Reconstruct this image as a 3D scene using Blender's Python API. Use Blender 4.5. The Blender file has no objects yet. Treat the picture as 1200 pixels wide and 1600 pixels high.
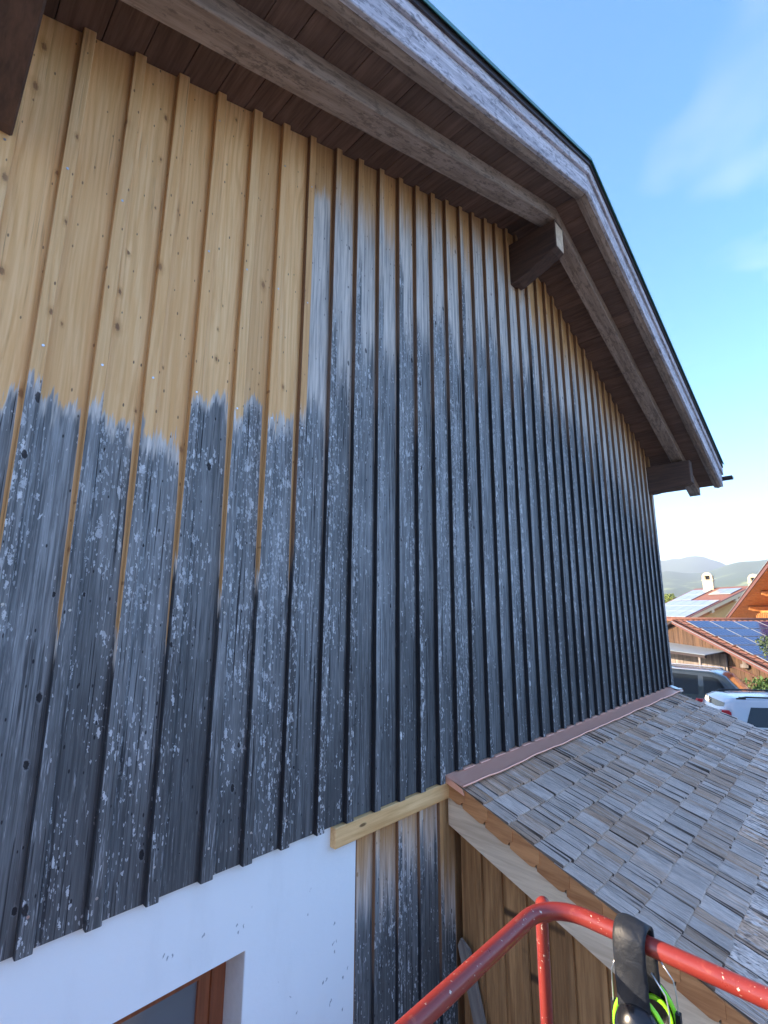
import bpy, bmesh, math, random
from mathutils import Vector, Matrix, Euler, noise as mnoise
R = math.radians
random.seed(11)
SC = bpy.context.scene
COL = SC.collection

# ------------------------------------------------------------------ camera, sky, sun, exposure
CAM = (-0.276, -2.269, 3.8)
cd = bpy.data.cameras.new('camera')
cam = bpy.data.objects.new('camera', cd); COL.objects.link(cam)
a, b, c = 0.7968, 0.1964, 0.0052
F = Vector((math.sin(a)*math.cos(b), math.cos(a)*math.cos(b), math.sin(b)))
R0 = Vector((math.cos(a), -math.sin(a), 0)); U0 = R0.cross(F)
R2 = math.cos(c)*R0 + math.sin(c)*U0; U2 = -math.sin(c)*R0 + math.cos(c)*U0
M = Matrix((R2, U2, -F)).transposed().to_4x4(); M.translation = CAM
cam.matrix_world = M
cd.sensor_fit = 'VERTICAL'; cd.sensor_height = 24.0; cd.lens = 24.0*750.84/1600
cd.clip_start = 0.05; cd.clip_end = 20000
SC.camera = cam

SUN_AZ, SUN_EL = R(-40), R(20)
world = bpy.data.worlds.new('World'); SC.world = world; world.use_nodes = True
wn, wl = world.node_tree.nodes, world.node_tree.links
for n in list(wn): wn.remove(n)
wo = wn.new('ShaderNodeOutputWorld'); wb = wn.new('ShaderNodeBackground')
sky = wn.new('ShaderNodeTexSky'); sky.sky_type = 'NISHITA'; sky.sun_disc = False
sky.sun_elevation = SUN_EL; sky.sun_rotation = SUN_AZ; sky.altitude = 700
sky.air_density = 1.0; sky.dust_density = 1.5; sky.ozone_density = 1.6
# faint cirrus: a slow stretched noise over the whole sky
wtc = wn.new('ShaderNodeTexCoord'); wmp = wn.new('ShaderNodeMapping')
wmp.inputs['Rotation'].default_value = (0.3, 0.5, 0.9); wmp.inputs['Scale'].default_value = (1.2, 1.2, 3.2)
wno = wn.new('ShaderNodeTexNoise'); wno.inputs['Scale'].default_value = 1.15; wno.inputs['Detail'].default_value = 4
wno.inputs['Roughness'].default_value = 0.55; wno.inputs['Distortion'].default_value = 0.6
wcr = wn.new('ShaderNodeMapRange'); wcr.inputs[1].default_value = 0.46; wcr.inputs[2].default_value = 0.85
wcr.inputs[3].default_value = 0.0; wcr.inputs[4].default_value = 0.36
wmx = wn.new('ShaderNodeMix'); wmx.data_type = 'RGBA'
wmx.inputs[7].default_value = (4.9, 4.1, 5.2, 1)
wl.new(wtc.outputs['Generated'], wmp.inputs[0]); wl.new(wmp.outputs[0], wno.inputs['Vector'])
wl.new(wno.outputs[0], wcr.inputs[0]); wl.new(wcr.outputs[0], wmx.inputs[0])
whs = wn.new('ShaderNodeHueSaturation'); whs.inputs['Saturation'].default_value = 1.35
wtn = wn.new('ShaderNodeMix'); wtn.data_type = 'RGBA'; wtn.blend_type = 'MULTIPLY'; wtn.inputs[0].default_value = 1.0
wtn.inputs[7].default_value = (1.01, 0.975, 0.975, 1)
wl.new(sky.outputs[0], wtn.inputs[6]); wl.new(wtn.outputs[2], whs.inputs['Color']); wl.new(whs.outputs[0], wmx.inputs[6]); wl.new(wmx.outputs[2], wb.inputs[0])
wb.inputs[1].default_value = 0.15
wl.new(wb.outputs[0], wo.inputs[0])

sd = bpy.data.lights.new('sun', 'SUN'); sd.energy = 4.0; sd.angle = R(0.5); sd.color = (1.0, 0.80, 0.58)
sun = bpy.data.objects.new('sun', sd); COL.objects.link(sun)
sdir = Vector((math.sin(SUN_AZ)*math.cos(SUN_EL), math.cos(SUN_AZ)*math.cos(SUN_EL), math.sin(SUN_EL)))
sun.rotation_euler = sdir.to_track_quat('Z', 'Y').to_euler(); sun.location = sdir*60
vs = SC.view_settings; SC.display_settings.display_device = 'sRGB'
vs.view_transform = 'Standard'; vs.look = 'None'; vs.gamma = 1.0; vs.exposure = 2.1
vs.use_curve_mapping = False
SC.render.engine = 'CYCLES'
SC.cycles.use_denoising = True; SC.cycles.max_bounces = 6; SC.cycles.diffuse_bounces = 4
SC.cycles.volume_bounces = 0; SC.cycles.caustics_reflective = False; SC.cycles.caustics_refractive = False

# ------------------------------------------------------------------ node helpers
class NT:
    def __init__(s, name):
        s.m = bpy.data.materials.new(name); s.m.use_nodes = True
        s.t = s.m.node_tree; s.n = s.t.nodes; s.l = s.t.links
        s.bsdf = s.n['Principled BSDF']; s.out = s.n['Material Output']
    def put(s, sock, v):
        if isinstance(v, bpy.types.NodeSocket): s.l.new(v, sock)
        elif v is not None:
            if hasattr(sock.default_value, '__len__'):
                v = tuple(v) if hasattr(v, '__len__') else (v,)*len(sock.default_value)
                if len(sock.default_value) == 4 and len(v) == 3: v = v + (1,)
            sock.default_value = v
    def math(s, op, x, y=None, z=None, clamp=False):
        n = s.n.new('ShaderNodeMath'); n.operation = op; n.use_clamp = clamp
        s.put(n.inputs[0], x); s.put(n.inputs[1], y); s.put(n.inputs[2], z); return n.outputs[0]
    def vmath(s, op, x, y=None):
        n = s.n.new('ShaderNodeVectorMath'); n.operation = op
        s.put(n.inputs[0], x); s.put(n.inputs[1], y); return n.outputs[0]
    def add(s, x, y): return s.math('ADD', x, y)
    def mul(s, x, y): return s.math('MULTIPLY', x, y)
    def sub(s, x, y): return s.math('SUBTRACT', x, y)
    def mix(s, f, x, y, blend='MIX'):
        n = s.n.new('ShaderNodeMix'); n.data_type = 'RGBA'; n.blend_type = blend
        s.put(n.inputs[0], f); s.put(n.inputs[6], x); s.put(n.inputs[7], y); return n.outputs[2]
    def step(s, v, lo, hi, a0=0.0, a1=1.0):
        n = s.n.new('ShaderNodeMapRange'); n.interpolation_type = 'SMOOTHSTEP'
        s.put(n.inputs[0], v); s.put(n.inputs[1], lo); s.put(n.inputs[2], hi)
        s.put(n.inputs[3], a0); s.put(n.inputs[4], a1); return n.outputs[0]
    def noise(s, vec, scale, detail=3, rough=0.5, dist=0.0):
        n = s.n.new('ShaderNodeTexNoise'); s.put(n.inputs['Vector'], vec); n.inputs['Scale'].default_value = scale
        n.inputs['Detail'].default_value = detail; n.inputs['Roughness'].default_value = rough
        n.inputs['Distortion'].default_value = dist; return n.outputs[0]
    def voro(s, vec, scale, dims='2D', feature='F1'):
        n = s.n.new('ShaderNodeTexVoronoi'); n.voronoi_dimensions = dims; n.feature = feature
        s.put(n.inputs['Vector'], vec); n.inputs['Scale'].default_value = scale; return n
    def obj(s):
        n = s.n.new('ShaderNodeTexCoord'); return n.outputs['Object']
    def pos(s):
        n = s.n.new('ShaderNodeNewGeometry'); return n.outputs['Position']
    def normal(s):
        n = s.n.new('ShaderNodeNewGeometry'); return n.outputs['True Normal']
    def rnd(s):
        n = s.n.new('ShaderNodeObjectInfo'); return n.outputs['Random']
    def sep(s, v):
        n = s.n.new('ShaderNodeSeparateXYZ'); s.put(n.inputs[0], v); return n.outputs
    def comb(s, x, y, z):
        n = s.n.new('ShaderNodeCombineXYZ'); s.put(n.inputs[0], x); s.put(n.inputs[1], y); s.put(n.inputs[2], z); return n.outputs[0]
    def attr(s, name):
        n = s.n.new('ShaderNodeAttribute'); n.attribute_type = 'OBJECT'; n.attribute_name = name; return n.outputs['Fac']
    def bump(s, h, strength=0.3, dist=0.01):
        n = s.n.new('ShaderNodeBump'); n.inputs['Strength'].default_value = strength; n.inputs['Distance'].default_value = dist
        s.put(n.inputs['Height'], h); s.l.new(n.outputs[0], s.bsdf.inputs['Normal'])
    def fin(s, col, rough=0.7, metal=0.0, spec=None):
        s.put(s.bsdf.inputs['Base Color'], col); s.put(s.bsdf.inputs['Roughness'], rough)
        s.put(s.bsdf.inputs['Metallic'], metal)
        if spec is not None: s.put(s.bsdf.inputs['Specular IOR Level'], spec)
        return s.m

# ------------------------------------------------------------------ materials
def m_plain(name, col, rough=0.6, metal=0.0, var=0.12, scale=30, coat=0.0):
    k = NT(name); p = k.obj(); f = k.noise(p, scale, 4)
    hi = tuple(min(1, v*(1+var)) for v in col); lo = tuple(v*(1-var) for v in col)
    if coat: k.bsdf.inputs['Coat Weight'].default_value = coat
    return k.fin(k.mix(f, lo, hi), rough, metal)

def m_wood(name, c1, c2, axis='Z', rough=0.75, grain=70, bump=0.25, tint=0.25, spots=None, knots=0.0):
    k = NT(name); p = k.obj(); r = k.rnd()
    x, y, z = k.sep(p)
    sh = k.mul(r, 91.0)
    st = {'X': (0.07, 1, 1), 'Y': (1, 0.07, 1), 'Z': (1, 1, 0.06)}[axis]
    q = k.vmath('ADD', k.vmath('MULTIPLY', p, st), k.comb(sh, k.mul(sh, 0.7), k.mul(sh, 1.3)))
    g = k.noise(q, grain, 4, 0.65, 0.4)
    g2 = k.noise(q, grain*0.25, 3, 0.5, 0.8)
    g3 = k.noise(k.vmath('ADD', p, k.comb(sh, sh, sh)), 3.0, 3)
    gg = k.add(k.mul(g, 0.55), k.mul(g2, 0.45))
    col = k.mix(k.step(gg, 0.32, 0.68), c1, c2)
    col = k.mix(1.0, col, k.comb(*[k.add(1-tint/2, k.mul(k.add(k.mul(r, 0.5), k.mul(g3, 0.5)), tint))]*3), 'MULTIPLY')
    if knots:
        ax = {'X': (x, z), 'Y': (y, x), 'Z': (z, x)}[axis]
        kv = k.voro(k.comb(k.add(k.mul(ax[1], 9), sh), k.add(k.mul(ax[0], 3), sh), 0), 1.0)
        on = k.math('GREATER_THAN', k.sep(kv.outputs['Color'])[0], 1-knots)
        kd = k.mul(k.step(kv.outputs['Distance'], 0.05, 0.11, 1, 0), on)
        col = k.mix(kd, col, tuple(v*0.3 for v in c1))
    if spots:
        sn = k.noise(k.vmath('MULTIPLY', p, {'X': (0.35, 1, 1), 'Y': (1, 0.35, 1), 'Z': (1, 1, 0.35)}[axis]), 34, 6, 0.75)
        sn2 = k.noise(p, 2.3, 3, 0.6)
        col = k.mix(k.step(k.add(sn, k.mul(sn2, 0.25)), 0.62, 0.74, 0, 0.75), col, spots)
    k.bump(gg, bump, 0.004)
    return k.fin(col, rough)

def m_clad(name='weathered_larch_boards', plain=False):
    k = NT(name); p = k.obj(); r = k.rnd(); x, y, z = k.sep(p)
    za, zb, w, side = k.attr('za'), k.attr('zb'), k.attr('w'), k.attr('sheltered')
    soft = k.attr('soft')
    sh = k.mul(r, 173.0); off = k.comb(sh, k.mul(sh, 0.31), k.mul(sh, 0.77))
    P = k.vmath('ADD', p, off)
    # grain -------------------------------------------------
    warp = k.noise(k.vmath('MULTIPLY', P, (5, 5, 0.55)), 1.0, 2, 0.5)
    ringv = k.add(k.mul(k.add(x, k.mul(y, 0.6)), 62.0), k.mul(warp, 13.0))
    ring = k.math('SINE', k.mul(ringv, 3.2))
    ring = k.add(k.mul(ring, 0.5), 0.5)
    fine = k.noise(k.vmath('MULTIPLY', P, (1, 1, 0.022)), 190, 3, 0.7)
    mid = k.noise(k.vmath('MULTIPLY', P, (1, 1, 0.035)), 55, 4, 0.65, 0.5)
    big = k.noise(k.vmath('MULTIPLY', P, (1, 1, 0.3)), 5, 4, 0.6)
    # knots -------------------------------------------------
    kv = k.voro(k.comb(k.add(k.mul(x, 8.5), sh), k.add(k.mul(k.add(z, k.mul(x, 0.35)), 4.4), sh), 0), 1.0)
    kr = k.sep(kv.outputs['Color'])
    on = k.math('GREATER_THAN', kr[0], 0.72)
    ksz = k.add(0.022, k.mul(k.mul(kr[1], kr[1]), 0.085))
    nd = k.add(kv.outputs['Distance'], k.mul(k.sub(k.noise(P, 90, 4, 0.7), 0.5), 0.11))
    kd = k.math('DIVIDE', nd, ksz)
    kcore = k.mul(k.step(kd, 0.75, 1.1, 1, 0), on)
    khalo = k.mul(k.step(kd, 1.0, 3.0, 1, 0), on)
    dv = k.voro(k.comb(k.add(k.mul(x, 21), sh), k.add(k.mul(z, 9), sh), 0), 1.0)
    dr = k.sep(dv.outputs['Color'])
    dot = k.mul(k.step(k.add(dv.outputs['Distance'], k.mul(dr[2], 0.03)), 0.055, 0.10, 1, 0), k.math('GREATER_THAN', dr[1], 0.76))
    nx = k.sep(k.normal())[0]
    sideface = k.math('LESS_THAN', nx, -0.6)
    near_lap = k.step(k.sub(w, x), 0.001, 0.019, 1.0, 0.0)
    # fresh wood ---------------------------------------------
    gold = k.mix(k.step(mid, 0.3, 0.7), (0.80, 0.475, 0.205), (0.93, 0.625, 0.325))
    gold = k.mix(k.mul(k.step(ring, 0.55, 1.0), k.add(0.16, k.mul(k.step(big, 0.35, 0.75), 0.5))), gold, (0.62, 0.33, 0.12))
    gold = k.mix(k.mul(khalo, 0.45), gold, (0.50, 0.25, 0.09))
    gold = k.mix(k.mul(k.step(kd, 0.55, 1.1, 1, 0), k.mul(on, 0.85)), gold, (0.20, 0.095, 0.05))
    gold = k.mix(k.mul(k.math('MAXIMUM', k.mul(k.step(kd, 0.85, 1.0, 0, 1), kcore), dot), 0.85), gold, (0.07, 0.04, 0.035))
    gold = k.mix(k.attr('rust'), gold, k.mix(k.step(mid, 0.3, 0.7), (0.235, 0.115, 0.045), (0.47, 0.275, 0.125)))  # rust: brown of less weathered wood, with eave shade painted in
    tone = k.math('FRACT', k.mul(r, 29.3))
    gold = k.mix(k.mul(tone, 0.30), gold, (0.70, 0.36, 0.13)); gold = k.mix(k.mul(k.step(big, 0.5, 0.8), 0.35), gold, (0.95, 0.70, 0.42))
    gold = k.mix(1.0, gold, k.comb(*[k.add(0.86, k.mul(r, 0.18))]*3), 'MULTIPLY')
    crack = k.noise(k.vmath('MULTIPLY', P, (1, 1, 0.018)), 95, 2, 0.5, 0.3)
    gold = k.mix(k.mul(k.mul(k.step(crack, 0.63, 0.68), k.step(big, 0.45, 0.65)), 0.55), gold, (0.28, 0.14, 0.06))
    # silver transition -----------------------------------------
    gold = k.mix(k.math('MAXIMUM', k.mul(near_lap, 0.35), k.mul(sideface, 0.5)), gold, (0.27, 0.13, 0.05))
    silver = k.mix(k.step(mid, 0.3, 0.7), (0.46, 0.445, 0.425), (0.74, 0.705, 0.665))
    silver = k.mix(k.mul(k.step(k.noise(k.vmath('MULTIPLY', P, (1, 1, 0.03)), 42, 4, 0.7), 0.46, 0.66), 0.72), silver, (0.19, 0.20, 0.215))
    silver = k.mix(k.mul(k.add(kcore, dot), 0.8), silver, (0.05, 0.05, 0.06))
    # dark grey with flaking lazure ------------------------------
    gr = k.add(k.mul(mid, 0.6), k.mul(fine, 0.4))
    grey = k.mix(k.step(gr, 0.39, 0.62), (0.095, 0.107, 0.118), (0.275, 0.300, 0.320))
    grey = k.mix(k.mul(k.step(big, 0.35, 0.7), 0.4), grey, (0.31, 0.335, 0.355))
    grey = k.mix(1.0, grey, k.comb(*[k.add(0.74, k.mul(k.math('FRACT', k.mul(r, 13.7)), 0.46))]*3), 'MULTIPLY')
    jit = k.noise(P, 85, 3, 0.65); jit2 = k.noise(k.vmath('ADD', P, (7, 3, 1)), 85, 3, 0.65)
    clus = k.noise(k.vmath('MULTIPLY', P, (1, 1, 0.5)), 8, 4, 0.7)
    flaky_lit = k.step(k.add(z, k.mul(k.sub(big, 0.5), 1.6)), k.sub(k.attr('firm'), 0.45), k.add(k.attr('firm'), 0.75))
    grey = k.mix(k.sub(1.0, flaky_lit), grey, k.mix(0.6, grey, (0.030, 0.032, 0.036)))  # shade painted into the lower boards, where the flaking also thins out
    clus = k.sub(clus, k.mul(k.sub(1.0, flaky_lit), 0.10))
    edge = k.step(x, 0.0, 0.10, 0.16, 0.0)
    clus = k.add(k.add(clus, edge), k.mul(k.sub(k.math('FRACT', k.mul(r, 41.7)), 0.5), 0.26))
    clus = k.add(clus, k.mul(khalo, 0.10))
    def flakes(fx, fz, lim, jx, jz, base):
        v = k.voro(k.comb(k.add(k.mul(x, fx), k.add(k.mul(sh, fx*0.01), k.mul(jit, jx))), k.add(k.mul(k.add(z, k.mul(x, 0.5)), fz), k.add(sh, k.mul(jit2, jz))), 0), 1.0)
        rr_ = k.sep(v.outputs['Color'])
        sz = k.add(lim*0.45, k.mul(rr_[1], lim))
        return k.mul(k.math('LESS_THAN', v.outputs['Distance'], sz), k.math('GREATER_THAN', rr_[0], k.sub(base, k.mul(clus, 1.05)))), rr_[2]
    f1, c1 = flakes(66, 21, 0.36, 1.5, 0.9, 1.46)
    f2, c2 = flakes(140, 50, 0.36, 1.4, 0.9, 1.41)
    f3, c3 = flakes(30, 13, 0.26, 1.2, 0.9, 1.515)
    streak = k.noise(k.vmath('MULTIPLY', P, (1, 1, 0.045)), 150, 3, 0.75)
    stk = k.mul(k.step(k.add(streak, k.mul(edge, 0.4)), 0.60, 0.72), 0.55)
    flak = k.math('MAXIMUM', k.math('MAXIMUM', f1, k.mul(f2, 0.8)), k.math('MAXIMUM', k.mul(f3, 0.8), stk))
    fcol = k.mix(k.add(k.mul(c1, 0.5), k.mul(c2, 0.5)), (0.42, 0.455, 0.50), (0.70, 0.735, 0.77))
    grey = k.mix(k.mul(flak, 0.85), grey, fcol)
    ck = k.mul(k.step(crack, 0.59, 0.645), k.step(big, 0.4, 0.6, 0.35, 1.0))
    grey = k.mix(k.mul(ck, 0.9), grey, (0.016, 0.018, 0.024))
    grey = k.mix(k.mul(k.math('MAXIMUM', kcore, dot), 0.92), grey, (0.012, 0.013, 0.018))
    ring_l = k.mul(k.mul(k.step(kd, 1.0, 1.5, 1, 0), k.sub(1.0, k.step(kd, 0.75, 1.1, 1, 0))), on)
    grey = k.mix(k.mul(ring_l, 0.15), grey, (0.45, 0.5, 0.56))
    # weathering limits --------------------------------------------
    e1 = k.sub(k.noise(k.vmath('MULTIPLY', P, (1, 1, 0.12)), 38, 3, 0.65), 0.5)
    e2 = k.sub(k.noise(k.vmath('MULTIPLY', P, (1, 1, 0.1)), 9, 2, 0.5), 0.5)
    e3 = k.sub(k.noise(k.vmath('MULTIPLY', P, (1, 1, 0.05)), 120, 2, 0.6), 0.5)
    wob = k.add(k.add(k.mul(e1, 0.26), k.mul(e3, 0.16)), k.mul(e2, 0.40))
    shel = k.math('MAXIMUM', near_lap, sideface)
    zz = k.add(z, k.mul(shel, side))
    # per-strip offset: batten or left part of a board may end elsewhere
    gA = k.step(k.sub(k.add(zz, wob), za), k.mul(soft, -1.0), soft)
    wobB = k.add(wob, k.mul(k.mul(k.sub(mid, 0.5), soft), 2.6))
    gB = k.step(k.sub(k.add(zz, wobB), zb), k.sub(k.mul(soft, -0.5), 0.03), k.add(k.mul(soft, 0.8), 0.02))
    # the sheltered strip and the batten flanks are dark weathered, with the gap shade painted in
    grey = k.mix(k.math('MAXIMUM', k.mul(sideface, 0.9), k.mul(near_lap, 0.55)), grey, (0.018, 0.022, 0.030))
    col = k.mix(gB, grey, silver)
    col = k.mix(gA, col, gold)
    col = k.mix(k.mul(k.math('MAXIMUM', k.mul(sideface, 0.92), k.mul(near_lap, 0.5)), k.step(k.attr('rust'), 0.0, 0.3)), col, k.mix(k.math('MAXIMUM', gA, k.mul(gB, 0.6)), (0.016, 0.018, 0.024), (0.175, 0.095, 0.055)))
    h = k.add(k.add(k.mul(mid, 0.5), k.mul(fine, 0.35)), k.sub(k.mul(flak, 0.25), k.add(k.mul(ck, 0.8), k.mul(kcore, 0.5))))
    k.bump(h, 0.42, 0.004)
    return k.fin(col, k.mix(gA, (0.72,)*3, (0.62,)*3), 0.0, 0.3)

def m_plaster():
    k = NT('pale_plaster'); p = k.pos(); x, y, z = k.sep(p)
    n = k.noise(p, 2.2, 4, 0.6); nf = k.noise(p, 240, 3, 0.6)
    col = k.mix(n, (0.72, 0.80, 0.86), (0.80, 0.86, 0.90))
    jit = k.noise(p, 70, 3)
    sv = k.voro(k.comb(k.add(k.mul(k.add(x, k.mul(z, -0.28)), 46), k.mul(jit, 1.4)), k.mul(z, 21), 0), 1.0)
    sr = k.sep(sv.outputs['Color']); cl = k.noise(p, 3.1, 3, 0.6)
    on = k.math('GREATER_THAN', sr[0], k.sub(1.78, k.mul(cl, 1.45)))
    sp = k.mul(k.step(sv.outputs['Distance'], 0.10, 0.26, 1, 0), on)
    col = k.mix(k.mul(sp, 0.8), col, (0.16, 0.22, 0.28))
    k.bump(k.add(k.add(k.mul(nf, 0.3), k.mul(k.noise(p, 22, 4, 0.6), 0.8)), k.mul(n, 1.0)), 0.25, 0.006)
    col = k.mix(k.mul(k.step(k.noise(k.vmath('MULTIPLY', p, (1, 1, 0.25)), 5, 4, 0.65), 0.5, 0.75), 0.25), col, (0.60, 0.66, 0.70))
    return k.fin(col, 0.85)

def m_shingle():
    k = NT('split_larch_shingle'); p = k.obj(); x, y, z = k.sep(p)
    gn = k.n.new('ShaderNodeNewGeometry'); r = k.math('FRACT', k.add(k.mul(k.rnd(), 3.7), k.mul(gn.outputs['Random Per Island'], 5.3)))
    sh = k.mul(r, 211.0); P = k.vmath('ADD', p, k.comb(sh, k.mul(sh, 0.4), 0))
    g = k.noise(k.vmath('MULTIPLY', P, (1, 0.06, 1)), 75, 4, 0.65, 0.3)
    g2 = k.noise(k.vmath('MULTIPLY', P, (1, 0.05, 1)), 22, 3, 0.6)
    big = k.noise(P, 7, 3)
    grey = k.mix(k.step(g, 0.33, 0.68), (0.52, 0.405, 0.335), (0.92, 0.775, 0.675))
    brown = k.mix(k.step(g, 0.3, 0.7), (0.36, 0.175, 0.08), (0.74, 0.45, 0.25))
    rr = k.math('FRACT', k.mul(r, 17.3))
    bm_ = k.mul(k.step(k.add(k.mul(rr, 0.52), k.mul(g2, 1.1)), 0.84, 1.02), 0.7)
    near = k.attr('brown')
    col = k.mix(k.math('MAXIMUM', bm_, k.mul(near, k.step(g2, 0.35, 0.6))), grey, brown)
    col = k.mix(1.0, col, k.comb(*[k.add(0.88, k.mul(k.math('FRACT', k.mul(r, 7.7)), 0.24))]*3), 'MULTIPLY')
    ck = k.noise(k.vmath('MULTIPLY', P, (1, 0.02, 1)), 110, 2, 0.5)
    ckm = k.step(ck, 0.585, 0.635)
    col = k.mix(k.mul(ckm, 0.75), col, (0.08, 0.062, 0.056))
    lt = k.step(k.noise(k.vmath('MULTIPLY', P, (1, 0.03, 1)), 60, 2, 0.5), 0.62, 0.72)
    col = k.mix(k.mul(lt, 0.45), col, (0.86, 0.83, 0.82))
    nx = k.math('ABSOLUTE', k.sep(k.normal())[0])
    col = k.mix(k.mul(k.step(nx, 0.55, 0.8), 0.85), col, (0.055, 0.042, 0.038))  # dark shingle edges, deepened to paint in the shade between them
    k.bump(k.sub(k.add(k.mul(g, 0.7), k.mul(g2, 0.9)), ckm), 0.9, 0.008)
    return k.fin(col, 0.8)

def m_copper():
    k = NT('bright_copper_sheet'); p = k.pos()
    n = k.noise(k.vmath('MULTIPLY', p, (1, 4, 1)), 14, 4, 0.6)
    col = k.mix(n, (0.97, 0.46, 0.32), (1.0, 0.60, 0.46))
    k.bump(k.noise(p, 9, 2), 0.12, 0.02)
    return k.fin(col, k.mix(n, (0.30,)*3, (0.50,)*3), 0.42)

def m_redpaint():
    k = NT('red_gloss_paint'); p = k.pos()
    n = k.noise(p, 16, 5, 0.65); chip = k.noise(p, 140, 4, 0.6); cl = k.noise(p, 9, 2)
    col = k.mix(n, (0.175, 0.017, 0.013), (0.27, 0.038, 0.027))
    col = k.mix(k.mul(k.step(k.noise(p, 34, 5, 0.7), 0.58, 0.70), 0.4), col, (0.42, 0.12, 0.07))
    cm = k.step(k.add(chip, k.mul(cl, 0.24)), 0.785, 0.805)
    col = k.mix(k.mul(cm, 0.9), col, (0.62, 0.50, 0.40))
    rub = k.step(k.sep(k.normal())[2], 0.965, 1.0)
    k.bump(k.sub(k.mul(n, 0.25), cm), 0.16, 0.002)
    return k.fin(col, k.mix(n, (0.20,)*3, (0.40,)*3), 0.0, 0.55)

def m_leather():
    k = NT('black_vinyl'); p = k.obj()
    n = k.noise(p, 40, 3, 0.5, 0.6); f = k.noise(p, 700, 2)
    k.bump(k.add(n, k.mul(f, 0.06)), 0.5, 0.006)
    return k.fin(k.mix(n, (0.012, 0.014, 0.018), (0.022, 0.026, 0.034)), 0.5, 0.0, 0.3)

def m_glass(name, col=(0.02, 0.025, 0.03), rough=0.04):
    k = NT(name); n = k.noise(k.obj(), 1.3, 2)
    k.bump(n, 0.03, 0.05)
    return k.fin(k.mix(n, col, tuple(v*1.4 for v in col)), rough, 0.0, 0.9)

def m_hill():
    k = NT('forested_hillside'); p = k.pos(); x, y, z = k.sep(p)
    n = k.noise(p, 0.012, 6, 0.62); n2 = k.noise(p, 0.0035, 4, 0.6); n3 = k.noise(p, 0.09, 4, 0.7)
    wood = k.mix(n3, (0.018, 0.040, 0.014), (0.065, 0.105, 0.030))
    mead = k.mix(n, (0.15, 0.21, 0.055), (0.23, 0.25, 0.085))
    f = k.mul(k.step(k.add(n2, k.mul(k.sub(n, 0.5), 0.5)), 0.50, 0.56), k.step(z, 40, 130, 1, 0.0))
    return k.fin(k.mix(f, wood, mead), 0.95)

def m_ground():
    k = NT('gravel_yard'); p = k.pos()
    n = k.noise(p, 0.6, 5, 0.6); f = k.noise(p, 70, 4, 0.7)
    far = k.noise(p, 0.03, 4)
    gv = k.mix(f, (0.17, 0.155, 0.135), (0.34, 0.315, 0.275))
    gv = k.mix(k.mul(n, 0.5), gv, (0.21, 0.19, 0.165))
    d = k.step(k.math('SQRT', k.add(*[k.mul(v, v) for v in k.sep(p)[:2]])), 60, 75)
    col = k.mix(d, gv, k.mix(far, (0.07, 0.12, 0.03), (0.13, 0.19, 0.05)))
    k.bump(f, 0.4, 0.02)
    return k.fin(col, 0.9)

def m_leaf(name, c1, c2):
    k = NT(name); p = k.pos(); n = k.noise(p, 2.5, 3); n2 = k.noise(p, 30, 2)
    return k.fin(k.mix(k.mul(k.add(n, n2), 0.5), c1, c2), 0.6)

def m_panel():
    k = NT('photovoltaic_cells'); p = k.obj(); x, y, z = k.sep(p)
    gx = k.math('PINGPONG', k.mul(x, 6.0), 0.5); gy = k.math('PINGPONG', k.mul(y, 6.0), 0.5)
    g = k.math('MAXIMUM', k.step(gx, 0.0, 0.05, 1, 0), k.mul(k.step(gy, 0.0, 0.05, 1, 0), 0.6))
    return k.fin(k.mix(k.mul(g, 0.7), (0.012, 0.022, 0.085), (0.25, 0.28, 0.36)), 0.12, 0.0, 0.6)

def m_tile():
    k = NT('clay_roof_tile'); p = k.obj(); r = k.noise(p, 5, 4, 0.7); x, y, z = k.sep(p)
    return k.fin(k.mix(r, (0.13, 0.052, 0.034), (0.24, 0.105, 0.068)), 0.75)

CLAD = m_clad()
PLASTER = m_plaster(); SHINGLE = m_shingle(); COPPER = m_copper(); RED = m_redpaint()
SOFFIT = m_wood('brown_soffit_boarding', (0.085, 0.046, 0.032), (0.18, 0.105, 0.075), 'Y', 0.85, 60, 0.4, 0.7)
PURLIN = m_wood('dark_purlin_timber', (0.045, 0.026, 0.021), (0.11, 0.062, 0.046), 'Y', 0.8, 45, 0.3, 0.2)
RAFTER = m_wood('grey_brown_rafter_timber', (0.20, 0.142, 0.108), (0.41, 0.315, 0.26), 'X', 0.85, 45, 0.6, 0.15, (0.135, 0.098, 0.08))
BARGE = m_wood('silvered_barge_board', (0.36, 0.345, 0.39), (0.74, 0.71, 0.77), 'X', 0.8, 60, 0.5, 0.15, (0.15, 0.145, 0.17))
LINTEL = m_wood('fresh_spruce_beam', (0.60, 0.34, 0.13), (0.86, 0.58, 0.28), 'X', 0.65, 40, 0.3, 0.1, None, 0.3)
BROWN = m_wood('brown_shed_boards', (0.20, 0.095, 0.034), (0.46, 0.245, 0.10), 'Z', 0.75, 50, 0.3, 0.45, None, 0.3)
RAKE = m_wood('orange_brown_side_shingle', (0.34, 0.135, 0.048), (0.58, 0.28, 0.115), 'Y', 0.7, 40, 0.3, 0.35)
VERGE = m_wood('pale_planed_verge_board', (0.54, 0.41, 0.285), (0.76, 0.62, 0.46), 'Y', 0.7, 40, 0.2, 0.12, None, 0.3)
FRAME = m_wood('red_brown_window_frame', (0.15, 0.045, 0.018), (0.26, 0.085, 0.035), 'Z', 0.45, 50, 0.15, 0.1)
BARNW = m_wood('weathered_barn_boards', (0.045, 0.022, 0.010), (0.115, 0.062, 0.032), 'Z', 0.8, 26, 0.3, 0.6)
GREYW = m_wood('silver_grey_boards', (0.13, 0.11, 0.10), (0.29, 0.25, 0.22), 'Z', 0.8, 26, 0.3, 0.5)
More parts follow.
